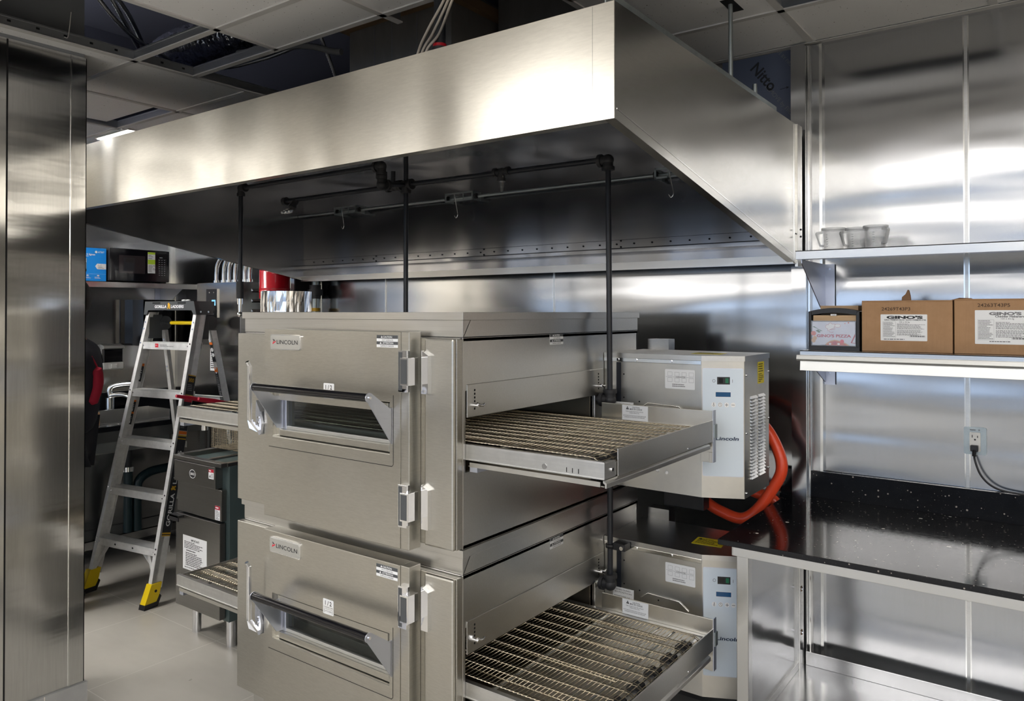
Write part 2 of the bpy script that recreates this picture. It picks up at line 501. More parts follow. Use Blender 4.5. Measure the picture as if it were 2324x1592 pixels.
# plenum above the grid
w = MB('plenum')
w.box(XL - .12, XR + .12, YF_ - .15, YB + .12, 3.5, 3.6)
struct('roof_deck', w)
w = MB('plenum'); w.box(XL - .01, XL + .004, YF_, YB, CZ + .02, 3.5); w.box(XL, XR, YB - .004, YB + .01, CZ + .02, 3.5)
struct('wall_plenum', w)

# pier on the left: steel faced, tiled base, painted above the ceiling
PX, PY0, PY1 = -3.145, .60, 1.43
struct('wall_pier', MB('steel_pier').box(-3.6, PX, PY0, PY1, 0, CZ - .012).box(-3.6, PX - .004, PY0, PY1 - .004, CZ - .012, 3.5, 'drywall_grey'))
t = MB('steel_pier')
t.box(PX, PX + .003, PY1 - .052, PY1 + .003, .148, CZ - .014)
t.box(PX, PX + .0042, PY1 - .056, PY1 - .052, .148, CZ - .014, 'bright_trim')
t.box(-3.3, PX + .003, PY1, PY1 + .003, .148, CZ - .014)
t.box(PX, PX + .003, 1.12, 1.150, .148, CZ - .014, 'bright_trim'); t.box(PX, PX + .001, 1.150, 1.157, .148, CZ - .014, 'gap_black')
struct('trim_1', t)
t = MB('base_tile'); t.box(-3.62, PX + .012, PY0 - .01, PY1 + .012, 0, .145)
t.box(PX + .0119, PX + .0125, 1.285, 1.288, .0, .145, 'wall_paint')
struct('baseboard_pier', t)

# seams and cover strips on the steel walls
t = MB('bright_trim')
for x, wd in ((-.284, .009), (-1.954, .005), (-3.07, .005), (-3.62, .006)):
    t.box(x - wd, x - wd * .55, YB - .003, YB, 0.05, CZ - .01); t.box(x + wd * .55, x + wd, YB - .003, YB, .05, CZ - .01)
    t.box(x - wd * .55, x + wd * .55, YB - .0016, YB, .05, CZ - .01, 'steel')
t.box(XL, XL + .035, YB - .003, YB, .05, CZ - .01); t.box(XL, XL + .003, YB - .035, YB, .05, CZ - .01)
t.box(XL, XL + .003, 1.9, 1.93, .05, CZ - .01)
struct('trim_2', t)
t = MB('steel_wall')
t.box(-.853, -.800, 2.952, YB, 0, CZ - .012)
t.box(-.799, -.790, 2.972, YB, 0, CZ - .012, 'bright_trim'); t.box(-.790, -.784, 2.980, YB, 0, CZ - .012, 'steel_dark')
t.box(-.784, -.748, 2.982, YB, 0, CZ - .012); t.box(-.757, -.747, 2.980, YB, 0, CZ - .012, 'bright_trim')
struct('trim_3', t)
t = MB('gap_black'); t.box(-.75, XR, YB - .008, YB, 0, .10)
struct('baseboard_back', t)

# protective film on the sheet above the hood, printed with the maker's mark
t = MB('film_blue')
M = on_front(-.995, YB - .0012, 2.44)
t.sticker(M, .285, .345, 'film_blue', (), th=.0008)
for s, x, z, sz, ang, m in (('Nitto', -.968, 2.527, .052, -52, 'ink'), ('REMOVE BY FIRST', -.90, 2.60, .016, -52, 'ink_grey'), ('REMOVE by FIRST', -.905, 2.42, .02, -52, 'ink_grey')):
    Mr = on_front(x, YB - .0024, z) @ Matrix.Rotation(R(ang), 4, 'Z')
    t.sticker(Mr, .1, sz, None, [('t', s, .5, .1, .8, m, {'bold': .02 if s == 'Nitto' else 0})])
M = on_front(-.89, YB - .0024, 2.468)
t.sticker(M, .034, .02, None, [('l', [(.0, .4), (1, .6)], 'ink', .0022), ('p', [(.72, .8), (1.05, .6), (.75, .3)], 'ink')])
struct('trim_4', t)

# suspended ceiling
xs = [-5.25, -4.84, -4.26, -3.66, -3.06, -2.48, -1.90, -1.32, -.785, -.20, .38, .96, 1.54, 2.12, 2.70, 3.28, 3.5]
ys = [-5.5, -5.32, -4.74, -4.16, -3.58, -3.0, -2.42, -1.84, -1.26, -.68, -.10, .44, 1.0, 1.58, 2.11, 2.61, 3.0]
fill_cells = [(1, 10), (1, 12)]  # cells of added fill lamps, out of view, brightening the left back area
tiles = MB('tile_ceiling')
def hole(i, j):
    x, y = xs[i], ys[j]
    if (i, j) in fill_cells: return True
    if i == 4 and 10 <= j <= 12: return True               # X -3.06..-2.48 in front of the hood
    if 4 <= i <= 6 and j == 13: return True                # handled below (half row)
    if 4 <= i <= 6 and j >= 14: return True                # open above the hood
    if i == 7 and j == 15: return False
    if i == 8 and j == 14: return True                     # open cell by the back wall
    if i == 2 and j == 13: return True                     # lifted tile
    return False
for i in range(len(xs) - 1):
    for j in range(len(ys) - 1):
        if not hole(i, j): tiles.box(xs[i] + .004, xs[i + 1] - .004, ys[j] + .004, ys[j + 1] - .004, CZ + .003, CZ + .016)
tiles.box(-2.476, -1.904, 1.584, 1.836, CZ + .003, CZ + .016)
tiles.box(-1.896, -1.324, 1.584, 1.836, CZ + .003, CZ + .016)
struct('ceiling', tiles)
lt = MB('tile_ceiling'); lt.box(-4.235, -3.70, 1.56, 2.035, CZ + .02, CZ + .034)
tag(build('ceiling_tile', lt, None), 'shifted speckled white ceiling tile with a dark gap along two edges', 'ceiling tile')
g = MB('grid_white')
def tee(x0, x1, y0, y1):
    along_x = abs(x1 - x0) > abs(y1 - y0)
    if along_x:
        g.box(x0, x1, y0 - .012, y0 + .012, CZ - .002, CZ + .003); g.box(x0, x1, y0 - .0015, y0 + .0015, CZ + .003, CZ + .036, 'grid_side')
        g.box(x0, x1, y0 - .004, y0 + .004, CZ + .036, CZ + .042, 'grid_side')
    else:
        g.box(x0 - .012, x0 + .012, y0, y1, CZ - .002, CZ + .003); g.box(x0 - .0015, x0 + .0015, y0, y1, CZ + .003, CZ + .036, 'grid_side')
        g.box(x0 - .004, x0 + .004, y0, y1, CZ + .036, CZ + .042, 'grid_side')
for x in xs[1:-1]:
    if -3 < x < -1.4:
        tee(x, x, YF_, 1.84 if x != -1.90 else 1.925)
    else: tee(x, x, YF_, YB)
for y in ys[1:-1]:
    if y > 2.0:
        tee(XL, -3.06, y, y); tee(-1.32, XR, y, y)
    else: tee(XL, XR, y, y)
tee(-3.06, -1.32, 1.84, 1.84)
g.box(XL, XR, YB - .03, YB, CZ - .004, CZ - .0022)
g.box(XL, XL + .02, YF_, YB, CZ - .003, CZ + .001)
# punched slots along the exposed tees
for k in range(14):
    g.box(-3.0585, -3.0575, .55 + k * .095, .562 + k * .095, CZ + .02, CZ + .028, 'gap_black')
    g.box(-2.40 + k * .09, -2.388 + k * .09, 1.838, 1.8383, CZ + .02, CZ + .028, 'gap_black')
struct('trim_5', g)

# ceiling lights; the square panels are added fill lamps out of view
def fill_panel(cx, cy, w, h, label, group=None):
    t = thing('ceiling_light', (cx, cy, CZ), label, 'ceiling light', group)
    f = MB('white_plastic')
    f.box(cx - w / 2, cx + w / 2, cy - h / 2, cy - h / 2 + .02, CZ - .004, CZ + .05); f.box(cx - w / 2, cx + w / 2, cy + h / 2 - .02, cy + h / 2, CZ - .004, CZ + .05)
    f.box(cx - w / 2, cx - w / 2 + .02, cy - h / 2 + .02, cy + h / 2 - .02, CZ - .004, CZ + .05); f.box(cx + w / 2 - .02, cx + w / 2, cy - h / 2 + .02, cy + h / 2 - .02, CZ - .004, CZ + .05)
    build('frame', f, t)
    build('diffuser', MB('lamp_fill').box(cx - w / 2 + .02, cx + w / 2 - .02, cy - h / 2 + .02, cy + h / 2 - .02, CZ + .002, CZ + .008), t)
    return t
for i, j in fill_cells:
    cx, cy = (xs[i] + xs[i + 1]) / 2, (ys[j] + ys[j + 1]) / 2
    fill_panel(cx, cy, xs[i + 1] - xs[i] - .03, ys[j + 1] - ys[j] - .03, 'square white fill light panel added in the ceiling grid, out of view', 'added fill lights out of view')
for y, xa, n in ((1.0, -.10, 3), (-.30, -2.46, 5), (-1.5, -4.6, 7), (-2.7, -4.6, 7)):
    hy = .09 if y > 0 else .19
    for k in range(n):
        x = xa + k * 1.165
        t = thing('ceiling_light', (x + .56, y, CZ), 'long surface mounted white ceiling light, one of the rows behind the camera', 'ceiling light', 'ceiling light rows behind the camera')
        build('frame', MB('white_plastic').box(x, x + 1.12, y - hy, y + hy, CZ - .028, CZ - .003), t)
        build('diffuser', MB('lamp').box(x + .01, x + 1.11, y - hy + .01, y + hy - .01, CZ - .034, CZ - .028), t)
t = thing('ceiling_light', (-4.42, 2.17, CZ), 'slim lit white ceiling light beyond the left end of the hood', 'ceiling light')
build('frame', MB('white_plastic').box(-4.60, -4.22, 2.145, 2.215, CZ - .004, CZ + .0), t)
build('diffuser', MB('lamp').box(-4.41, -4.235, 2.152, 2.208, CZ - .008, CZ - .004).box(-4.59, -4.42, 2.152, 2.208, CZ - .008, CZ - .004), t)

# ================================================================ HOOD
HX0, HX1, HY0, HY1 = -3.62, -.812, 1.49, 2.88
ZT, ZF, ZR = 2.292, 2.03, 1.778
hood = thing('exhaust_hood', (-2.2, 2.2, 1.78), 'large stainless steel exhaust hood hanging over the two conveyor ovens', 'exhaust hood')
th = .004
p = MB('steel_hood')
p.box(HX0, HX1, HY0, HY0 + th, ZF, ZT)
p.box(HX0 + .01, HX1 - .01, HY0 + th, HY0 + .03, ZF, ZF + .004)
p.box(-.868, -.8672, HY0 - .0004, HY0, ZF + .004, ZT - .002, 'steel_dark')
build('front_panel', p, hood)
def zbot(y): return ZF + (ZR - ZF) * (y - HY0) / (HY1 - HY0)
for x0, m in ((HX1 - th, 'steel_hood_end'), (HX0, 'steel_hood_shaded')):
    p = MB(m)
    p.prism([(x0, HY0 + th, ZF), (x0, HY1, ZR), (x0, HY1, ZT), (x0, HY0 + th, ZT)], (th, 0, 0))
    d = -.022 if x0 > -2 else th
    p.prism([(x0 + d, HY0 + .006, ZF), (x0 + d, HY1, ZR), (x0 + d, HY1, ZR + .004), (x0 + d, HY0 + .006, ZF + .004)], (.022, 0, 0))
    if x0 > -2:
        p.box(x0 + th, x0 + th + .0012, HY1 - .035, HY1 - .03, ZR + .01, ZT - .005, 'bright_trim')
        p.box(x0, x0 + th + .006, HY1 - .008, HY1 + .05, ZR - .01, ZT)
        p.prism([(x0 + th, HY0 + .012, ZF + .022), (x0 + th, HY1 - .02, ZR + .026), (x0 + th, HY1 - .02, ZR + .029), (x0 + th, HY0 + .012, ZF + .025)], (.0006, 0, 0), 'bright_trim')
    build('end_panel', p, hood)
p = MB('steel_hood_shaded')
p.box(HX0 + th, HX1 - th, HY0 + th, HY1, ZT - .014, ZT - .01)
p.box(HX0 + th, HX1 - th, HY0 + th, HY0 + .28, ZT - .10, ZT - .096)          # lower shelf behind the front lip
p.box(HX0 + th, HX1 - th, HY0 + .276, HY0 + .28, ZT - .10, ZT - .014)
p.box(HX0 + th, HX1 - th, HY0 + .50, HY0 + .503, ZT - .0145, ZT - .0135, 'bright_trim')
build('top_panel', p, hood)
p = MB('steel_hood_shaded')
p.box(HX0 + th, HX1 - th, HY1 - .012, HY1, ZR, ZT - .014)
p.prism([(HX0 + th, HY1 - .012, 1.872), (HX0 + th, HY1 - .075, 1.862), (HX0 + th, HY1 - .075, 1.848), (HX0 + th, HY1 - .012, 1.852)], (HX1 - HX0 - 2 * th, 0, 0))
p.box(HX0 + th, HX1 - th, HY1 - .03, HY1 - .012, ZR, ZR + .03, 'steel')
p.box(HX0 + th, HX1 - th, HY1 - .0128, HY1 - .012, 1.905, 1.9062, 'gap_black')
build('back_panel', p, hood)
def rivet(x, z): build('rivet', MB('gap_black').cyl((x, HY1 - .0125, z), (x, HY1 - .0145, z), .0038, None, 8), hood)
for k in range(34):
    x = HX0 + .1 + k * .082
    rivet(x, 1.888)
    if k % 9 == 6:
        for dz in (.014, -.012): rivet(x + .02, 1.888 + dz)
p = MB('galvanized')
p.box(HX1 - .035, HX1 - .032, HY0 + .02, HY1 - .13, ZT, ZT + .042); p.box(HX1 - .075, HX1 - .035, HY0 + .02, HY1 - .13, ZT, ZT + .003)
build('hanger_angle', p, hood)
build('hanger_angle', MB('galvanized').box(HX0 + .035, HX0 + .038, HY0 + .02, HY1 - .13, ZT, ZT + .042), hood)
for y, z in ((2.03, ZT + .001), (2.27, ZT + .001), (2.46, ZT + .001)):
    build('clip', MB('bright_trim').box(HX1 - .033, HX1 - .024, y - .012, y + .012, z - .001, z + .006), hood)
def rod(x, y, label, top):
    t = thing('hanger_rod', (x, y, ZT), label, 'hanger rod')
    m = MB('galvanized'); m.cyl((x, y, ZT + .003), (x, y, top), .0075, None, 10)
    m.cyl((x, y, ZT + .003), (x, y, ZT + .016), .014, 'galvanized', 6)
    build('rod', m, t)
    return t
t = rod(-.905, 2.46, 'galvanized threaded rod holding up the right end of the hood', 2.66)
build('slot', MB('gap_black').box(-.925, -.885, 2.415, 2.53, CZ + .0015, CZ + .0028), t)
t = rod(-.878, 2.62, 'short galvanized rod stub above the hood by the blue film', 2.39)

# exhaust duct, supply pipe and cables above the hood
d = thing('exhaust_duct', (-2.15, 2.5, ZT), 'dull brown metal exhaust duct rising from the hood into the open ceiling', 'duct')
m = MB('duct_brown'); m.box(-2.47, -1.90, 2.2, 2.82, ZT - .009, 2.86)
for x in (-2.32, -2.22, -2.08): m.box(x, x + .003, 2.1985, 2.2, ZT, 2.78, 'drywall_grey')
build('duct_wall', m, d)
m = MB('firestop'); m.box(-2.50, -1.87, 2.17, 2.85, 2.79, 2.83)
build('sealant_band', m, d)
m = MB('duct_brown'); m.box(-1.865, -1.2, 2.45, 2.80, 2.5, 2.95); 
tag(build('duct_elbow', m, None), 'dark plain sheet metal duct box beside the exhaust duct', 'duct')
t = thing('sprinkler_pipe', (-1.63, 1.83, ZT), 'black vertical pipe rising from the hood top beside cream cables', 'pipe')
m = MB('black_pipe'); m.cyl((-1.63, 1.83, ZT - .009), (-1.63, 1.83, 3.4), .019, None, 14); build('pipe', m, t)
m = MB('red_paint'); m.cyl((-1.63, 1.83, 2.45), (-1.63, 1.83, 2.46), .0225, None, 14); m.cyl((-1.63, 1.83, ZT - .009), (-1.63, 1.83, 2.45), .024, 'black_iron', 14); build('collar', m, t)
for k in range(3):
    o = k * .018
    pts = smooth_path([(-1.74 + o, 1.80, ZT - .005), (-1.70 + o, 1.80, 2.43), (-1.62 + o * .5, 1.76 + o, 2.48), (-1.50 + o * .6, 1.72, 2.56 - o * .6), (-1.42 + o, 1.72, 2.70), (-1.40 + o, 1.75, 3.0)])
    tag(build('cable', MB('cable_cream').tube(pts, .0042, None, 8)), ['cream cable above the hood, lowest left strand of three', 'cream cable above the hood, middle strand of three', 'cream cable above the hood, right strand of three'][k], 'cable', 'cream cables above the hood')

# in the open ceiling: flexible duct, conduits, strut
def corrugated(pts, r, m, n, step, amp):
    P = []; RR = []
    pts = smooth_path(pts, 10); acc = 0
    L = sum((b - a).length for a, b in zip(pts[:-1], pts[1:])); k = int(L / step) * 2
    out = []; i = 0; seg = (pts[1] - pts[0]).length; pos = 0
    for q in range(k + 1):
        d = L * q / k
        while i < len(pts) - 2 and pos + seg < d: pos += seg; i += 1; seg = (pts[i + 1] - pts[i]).length
        out.append(pts[i].lerp(pts[i + 1], min(1, (d - pos) / max(seg, 1e-6)))); RR.append(r + (amp if q % 2 else -amp))
    return MB(m).tube(out, RR, None, n)
tag(build('flexible_duct', corrugated([(-3.55, 1.98, 2.80), (-3.45, 2.0, 2.84), (-3.25, 2.05, 2.88), (-3.0, 2.12, 2.92), (-2.7, 2.3, 3.0)], .105, 'flex_duct', 26, .022, .006)), 'crinkled silver flexible duct in the dark open ceiling', 'duct')
cond = [([(-3.0, .9, 3.25), (-3.02, 1.25, 2.98), (-3.10, 1.55, 2.76), (-3.28, 1.85, 2.74)], 'slack grey flexible conduit hanging at left in the open ceiling'),
        ([(-3.1, 1.0, 3.3), (-3.05, 1.3, 3.0), (-3.1, 1.55, 2.85), (-3.35, 1.80, 2.74)], 'grey flexible conduit crossing the first open ceiling bay'),
        ([(-3.0, 1.28, 3.3), (-3.06, 1.36, 3.05), (-3.12, 1.55, 2.82), (-3.3, 1.75, 2.72)], 'straighter grey conduit behind the ceiling strut'),
        ([(-2.3, 2.3, 2.95), (-2.75, 2.15, 2.78), (-3.0, 2.05, 2.72), (-3.2, 2.0, 2.72)], 'grey flexible conduit sagging above the hood end'),
        ([(-2.7, 1.95, 3.2), (-2.62, 2.1, 2.9), (-2.65, 2.3, 2.6), (-2.75, 2.4, 2.42)], 'thin grey conduit dropping to the hood top at left')]
for pts, lb in cond:
    tag(build('conduit', corrugated(pts, .0085, 'flex_conduit', 8, .011, .0011)), lb, 'conduit', 'conduits in the open ceiling')
st = MB('drywall_grey')
st.box(-3.06, -1.9, 1.66, 1.70, 2.86, 2.90)
tag(build('ceiling_strut', st), 'grey steel strut crossing the open ceiling in front of the flexible duct', 'strut')
tag(build('hanger_strap', MB('drywall_grey').tube(smooth_path([(-3.05, 2.05, 2.78), (-2.7, 2.12, 2.76), (-2.55, 2.17, 2.72), (-2.50, 2.18, 2.71)]), .014, None, 8)), 'curved grey strap beside the duct in the open ceiling', 'strap')
tag(build('tie_wire', MB('grid_white').tube(smooth_path([(-3.055, 1.335, CZ + .12), (-3.056, 1.33, CZ + .06), (-3.05, 1.322, CZ + .02), (-3.054, 1.31, CZ + .018)]), .0016, None, 6)), 'short bent white tie wire on the ceiling grid above the pier', 'wire')

KM = Matrix.Translation((0, 0, 1.6)) @ Matrix.Scale(1.08, 4) @ Matrix.Translation((0, 0, -1.6))
GM[0] = KM
# ================================================================ FIRE SUPPRESSION PIPING UNDER THE HOOD
fp = thing('suppression_piping', (-2.1, 2.16, 2.08), 'black fire suppression piping under the hood with three drops', 'piping')
PR = .0092
def pipe(a, b, r=PR): build('pipe', MB('black_pipe').cyl(a, b, r, None, 14), fp)
def fitting(name, c, dirs, r=.0155):
    m = MB('black_iron'); c = Vector(c); m.ball(c, r * 1.05)
    for d in dirs:
        d = Vector(d).normalized(); m.cyl(c, c + d * .03, r * .92, None, 14); m.cyl(c + d * .022, c + d * .034, r * 1.18, None, 14)
    return build(name, m, fp)
def nozzle(c, d):
    c = Vector(c); d = Vector(d).normalized(); m = MB('bright_trim')
    m.cyl(c, c + d * .022, .0125, None, 6); m.cyl(c + d * .022, c + d * .04, .009, None, 12); m.cyl(c + d * .04, c + d * .058, .0055, None, 10)
    return build('nozzle', m, fp)
ZP = 2.085; YP = 2.16
pipe((-2.84, YP, 2.10), (-2.10, YP, 2.10)); pipe((-2.10, YP, 2.10), (-1.2, YP, ZP + .008))
fitting('elbow', (-1.2, YP, ZP + .006), [(-1, 0, 0), (0, 0, -1)], .018)
pipe((-1.2, YP, ZP), (-1.194, YP, 1.30))
fitting('tee', (-1.194, YP, 1.318), [(0, 0, 1), (0, 0, -1), (-1, 0, 0)], .019)
m = MB('black_iron'); m.cyl((-1.225, YP, 1.318), (-1.26, YP, 1.318), .012, None, 12); build('bushing', m, fp)
nozzle((-1.255, YP, 1.318), (-1, 0, .03))
pipe((-1.194, YP, 1.30), (-1.194, YP, .745))
fitting('elbow', (-1.194, YP, .728), [(0, 0, 1), (-1, 0, 0)], .019)
nozzle((-1.23, YP, .728), (-1, 0, 0))
for z in (1.235, .852):
    m = MB('black_plastic'); m.lathe([(.0095, z - .006), (.015, z - .006), (.015, z + .006), (.0095, z + .006)], (-1.194, YP, 0), None, 16)
    m.box(-1.182, -1.140, YP - .004, YP + .034, z - .010, z + .012); m.cyl((-1.150, YP - .004, z), (-1.150, YP - .010, z), .0065, 'bright_trim', 10)
    build('pipe_clamp', m, fp)
fitting('tee', (-2.10, YP, 2.10), [(1, 0, 0), (-1, 0, 0), (0, 0, -1)], .018)
pipe((-2.10, YP, 2.09), (-2.10, YP, 1.60))
fitting('tee', (-2.17, YP, 2.10), [(1, 0, 0), (-1, 0, 0)], .018)
pipe((-2.17, YP, 2.10), (-2.17, YP, 2.16))
fitting('elbow', (-2.07, 2.0, 2.075), [(0, 0, 1), (0, 1, .1)], .018)
pipe((-2.07, 2.0, 2.075), (-2.10, YP, 2.10)); pipe((-2.07, 2.0, 2.08), (-2.07, 2.0, 2.14))
fitting('elbow', (-2.07, 2.0, 2.145), [(0, 0, -1), (-1, 0, 0)], .018)
pipe((-2.07, 2.0, 2.147), (-2.95, 2.0, 2.147)); fitting('elbow', (-2.95, 2.0, 2.147), [(1, 0, 0), (0, 0, -1)])
pipe((-2.95, 2.0, 2.147), (-2.955, 2.0, 1.70))
m = MB('black_iron'); m.cyl((-2.955, 2.0, 1.735), (-2.955, 2.0, 1.66), .016, None, 14); build('coupling', m, fp)
m = MB('bright_trim'); m.cyl((-2.955, 2.0, 1.66), (-2.955, 2.0, 1.635), .013, None, 6); m.cyl((-2.955, 2.0, 1.635), (-2.955, 2.0, 1.60), .008, None, 10); m.ball((-2.948, 1.995, 1.59), .012); build('nozzle', m, fp)
m = MB('black_iron'); m.cyl((-2.84, YP, 2.10), (-2.86, YP, 2.10), .018, None, 14); build('end_cap', m, fp)
fitting('elbow', (-2.78, YP, 2.092), [(0, -.6, -1)], .014); nozzle((-2.78, YP - .025, 2.05), (.2, -1, -.3))
fitting('tee', (-1.63, YP, 2.10), [(1, 0, 0), (-1, 0, 0), (0, 0, -.5)], .013); nozzle((-1.63, YP, 2.085), (0, 0, -1))
pipe((-2.10, YP, 2.10), (-2.10, YP, 2.219))

GM[0] = None
# detector line with fusible links on the back of the hood
dl = thing('detector_line', (-2.2, 2.84, 2.16), 'thin metal detector conduit with fusible link brackets along the hood back', 'detector line')
DY, DZ = 2.835, 2.155
build('conduit', MB('galvanized').cyl((HX0 + .006, DY, DZ), (HX1 - .006, DY, DZ), .0075, None, 10), dl)
for x in (-3.27, -2.46, -1.345):
    b = MB('galvanized'); a = x; c = x + .17
    for zz in (-.02, .015): b.box(a, c, DY - .032, DY - .03, DZ + zz, DZ + zz + .008)
    for k in range(4): b.box(a + k * .055, a + k * .055 + .006, DY - .032, DY - .03, DZ - .02, DZ + .023)
    b.box(a - .002, a, DY - .032, HY1 - .012, DZ - .02, DZ + .023); b.box(c, c + .002, DY - .032, HY1 - .012, DZ - .02, DZ + .023)
    b.cyl((a - .012, DY - .012, DZ), (a + .004, DY - .012, DZ), .013, 'black_iron', 10); b.cyl((c - .004, DY - .012, DZ), (c + .012, DY - .012, DZ), .013, 'black_iron', 10)
    br = build('link_bracket', b, dl)
    h = MB('bright_trim'); hx = x + .07
    h.tube(smooth_path([(hx - .005, DY - .035, DZ), (hx + .005, DY - .035, DZ - .05), (hx + .012, DY - .035, DZ - .085), (hx + .002, DY - .035, DZ - .10), (hx - .008, DY - .035, DZ - .088)]), .0022, None, 6)
    build('hook', h, br)

# ================================================================ CONVEYOR OVENS
OXL, OXR, OYF, OYC, OYR = -2.16, -1.238, 1.455, 1.478, 2.44

LOGO = [('p', [(.085, .68), (.12, .62), (.085, .56), (.105, .55), (.16, .60), (.115, .70)], 'ink'),
        ('p', [(.075, .66), (.085, .70), (.115, .70), (.10, .64)], 'ink'),
        ('p', [(.075, .33), (.19, .52), (.175, .60), (.14, .52), (.09, .46), (.075, .42)], 'ink_red_bright'),
        ('p', [(.095, .45), (.11, .45), (.11, .58), (.095, .58)], 'ink_red_bright')]
def caution_items(small=False):
    return [('r', 0, .72, 1, 1, 'dark_grey_plastic'), ('r', 0, .23, 1, .48, 'dark_grey_plastic'),
            ('p', [(.20, .78), (.29, .78), (.245, .95)], 'sticker_white'), ('p', [(.15, .28), (.24, .28), (.195, .45)], 'sticker_white'),
            ('t', 'CAUTION', .52, .78, .15, 'sticker_white', {'bold': .02, 'width': .42}), ('t', 'HOT SURFACES', .52, .54, .12, 'ink', {'width': .52}),
            ('t', 'ATTENTION', .54, .29, .14, 'sticker_white', {'bold': .02, 'width': .50}), ('t', 'SURFACE CHAUDE', .50, .06, .12, 'ink', {'width': .62})]

def make_oven(dz, lower):
    Z = lambda z: z + dz
    which = 'lower' if lower else 'upper'
    ov = thing('conveyor_oven', (-1.7, 1.95, Z(1.0)), ('lower stainless conveyor pizza oven, directly under the other oven' if lower else
               'upper stainless conveyor pizza oven stacked on top, just under the hood'), 'oven', 'stacked conveyor ovens')
    # ---- body
    b = MB('steel')
    for x0, x1 in ((OXR, OXR - .012), (OXL + .017, OXL + .005)):
        b.plate_hole(OYC, OYR, Z(1.0), Z(1.536), (OYC + .012, 2.14, Z(1.195), Z(1.40)), x0, x1, lambda a, c, t: (t, a, c))
    b.box(OXL + .005, OXR, OYR - .012, OYR, Z(1.0), Z(1.536))
    b.box(OXL + .005, OXR, OYC, OYR, Z(1.0), Z(1.012)); b.box(OXL + .005, OXR, OYC, OYR, Z(1.524), Z(1.536))
    # front face with window aperture
    wx0, wx1, wz0, wz1 = -1.90, -1.44, Z(1.235), Z(1.362)
    b.plate_hole(OXL, OXR, Z(1.003), Z(1.533), (wx0, wx1, wz0, wz1), OYF, OYC, lambda a, c, t: (a, t, c), 'steel_front')
    body = build('body', b, ov, .0025)
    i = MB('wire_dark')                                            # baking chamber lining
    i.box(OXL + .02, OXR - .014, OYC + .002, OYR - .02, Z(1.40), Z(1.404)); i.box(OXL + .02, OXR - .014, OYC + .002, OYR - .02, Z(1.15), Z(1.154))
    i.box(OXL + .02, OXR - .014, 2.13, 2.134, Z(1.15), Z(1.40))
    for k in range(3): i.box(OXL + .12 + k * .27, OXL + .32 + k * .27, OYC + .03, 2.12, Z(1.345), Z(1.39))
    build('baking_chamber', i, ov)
    c = MB('steel'); c.box(OXL - .004, OXR + .005, OYC - .005, OYR + .005, Z(1.580), Z(1.600)); c.box(OXL + .005, OXR, OYC, OYR, Z(1.536), Z(1.580))
    c.box(OXL + .005, OXR + .0004, OYC, OYR, Z(1.5355), Z(1.5375), 'gap_black')
    c.prism([(OXR + .0003, OYC + .003, Z(1.538)), (OXR + .0003, OYC + .030, Z(1.580)), (OXR + .0003, OYC + .031, Z(1.580)), (OXR + .0003, OYC + .004, Z(1.538))], (.0004, 0, 0), 'gap_black')
    build('top_cap', c, ov, .0015)
    # right jamb post by the hinges
    j = MB('steel_front'); j.box(-1.338, OXR - .001, OYF - .012, OYF, Z(1.003), Z(1.533)); build('jamb_panel', j, ov, .006)
    # ---- door
    dx0, dx1, dy0, dy1, z0, z1 = -1.958, -1.390, 1.41, OYF, Z(.992), Z(1.550)
    ax0, ax1, az0, az1 = -1.918, -1.428, Z(1.232), Z(1.366)
    d = MB('steel_front')
    d.plate_hole(dx0, dx1, z0, z1, (ax0, ax1, az0, az1), dy0, dy1, lambda a, c, t: (a, t, c))
    d.box(dx1, dx1 + .030, dy0 + .002, dy1, z0, z1)
    door = build('door', d, ov, .0018)
    e = MB('gap_black')                                            # hairline joint of the window surround
    for pts in ([(-1.935, 1.20), (-1.42, 1.20)], [(-1.42, 1.20), (-1.415, 1.205), (-1.415, 1.385)]):
        e.tube([(x, dy0 - .0003, Z(z)) for x, z in pts], .0008, None, 4)
    build('window_joint', e, door)
    wn = MB('steel_front')
    wn.box(ax0, ax0 + .018, dy0 + .012, dy1, az0, az1, 'bright_trim'); wn.box(ax1 - .012, ax1, dy0 + .012, dy1, az0, az1, 'bright_trim')
    wn.box(ax0 + .02, ax1 - .012, dy0 + .010, dy1, az0 + .002, az0 + .020); wn.box(ax0 + .02, ax1 - .012, dy0 + .006, dy1, az1 - .026, az1 - .004)
    wn.box(ax0 + .02, ax1 - .012, dy0 + .024, dy1, az0 + .020, az0 + .030, 'aluminium_rail')
    wn.box(ax0 + .018, ax0 + .036, dy0 + .022, dy1, az0 + .02, az1 - .02, 'bracket_metal')
    wn.box(ax0, ax1, dy0 + .018, dy1, az0 - .0, az0 + .002, 'gap_black')
    win = build('window_frame', wn, door, .001)
    build('glass', MB('glass').box(ax0 + .03, ax1 - .012, dy0 + .030, dy0 + .034, az0 + .026, az1 - .022), door)
    # handle
    h = MB('black_gloss'); h.cyl((-1.890, 1.33, Z(1.385)), (-1.424, 1.33, Z(1.385)), .0108, None, 20)
    hd = build('handle', h, door)
    for x, s in ((-1.893, -1), (-1.421, 1)):
        hb = MB('bracket_metal')
        pts = arc((x, 1.33, Z(1.385)), .0125, 60, 250, 8, (0, 1, 0), (0, 0, 1)) + [Vector((x, 1.408, Z(1.258))), Vector((x, 1.428, Z(1.255))), Vector((x, 1.428, Z(1.352))), Vector((x, 1.40, Z(1.352)))]
        hb.prism(pts, (.003 * s, 0, 0))
        hb.cyl((x + .003 * s, 1.33, Z(1.385)), (x + .006 * s, 1.33, Z(1.385)), .004, 'chrome', 10)
        build('handle_bracket', hb, door)
    # nameplate, number and caution labels
    M = on_front(-1.853, dy0 - .0001, Z(1.512))
    n = MB('aluminium_rail')
    M2 = M.copy(); n.sticker(M2, .140, .045, 'chrome', (), .006, .005)
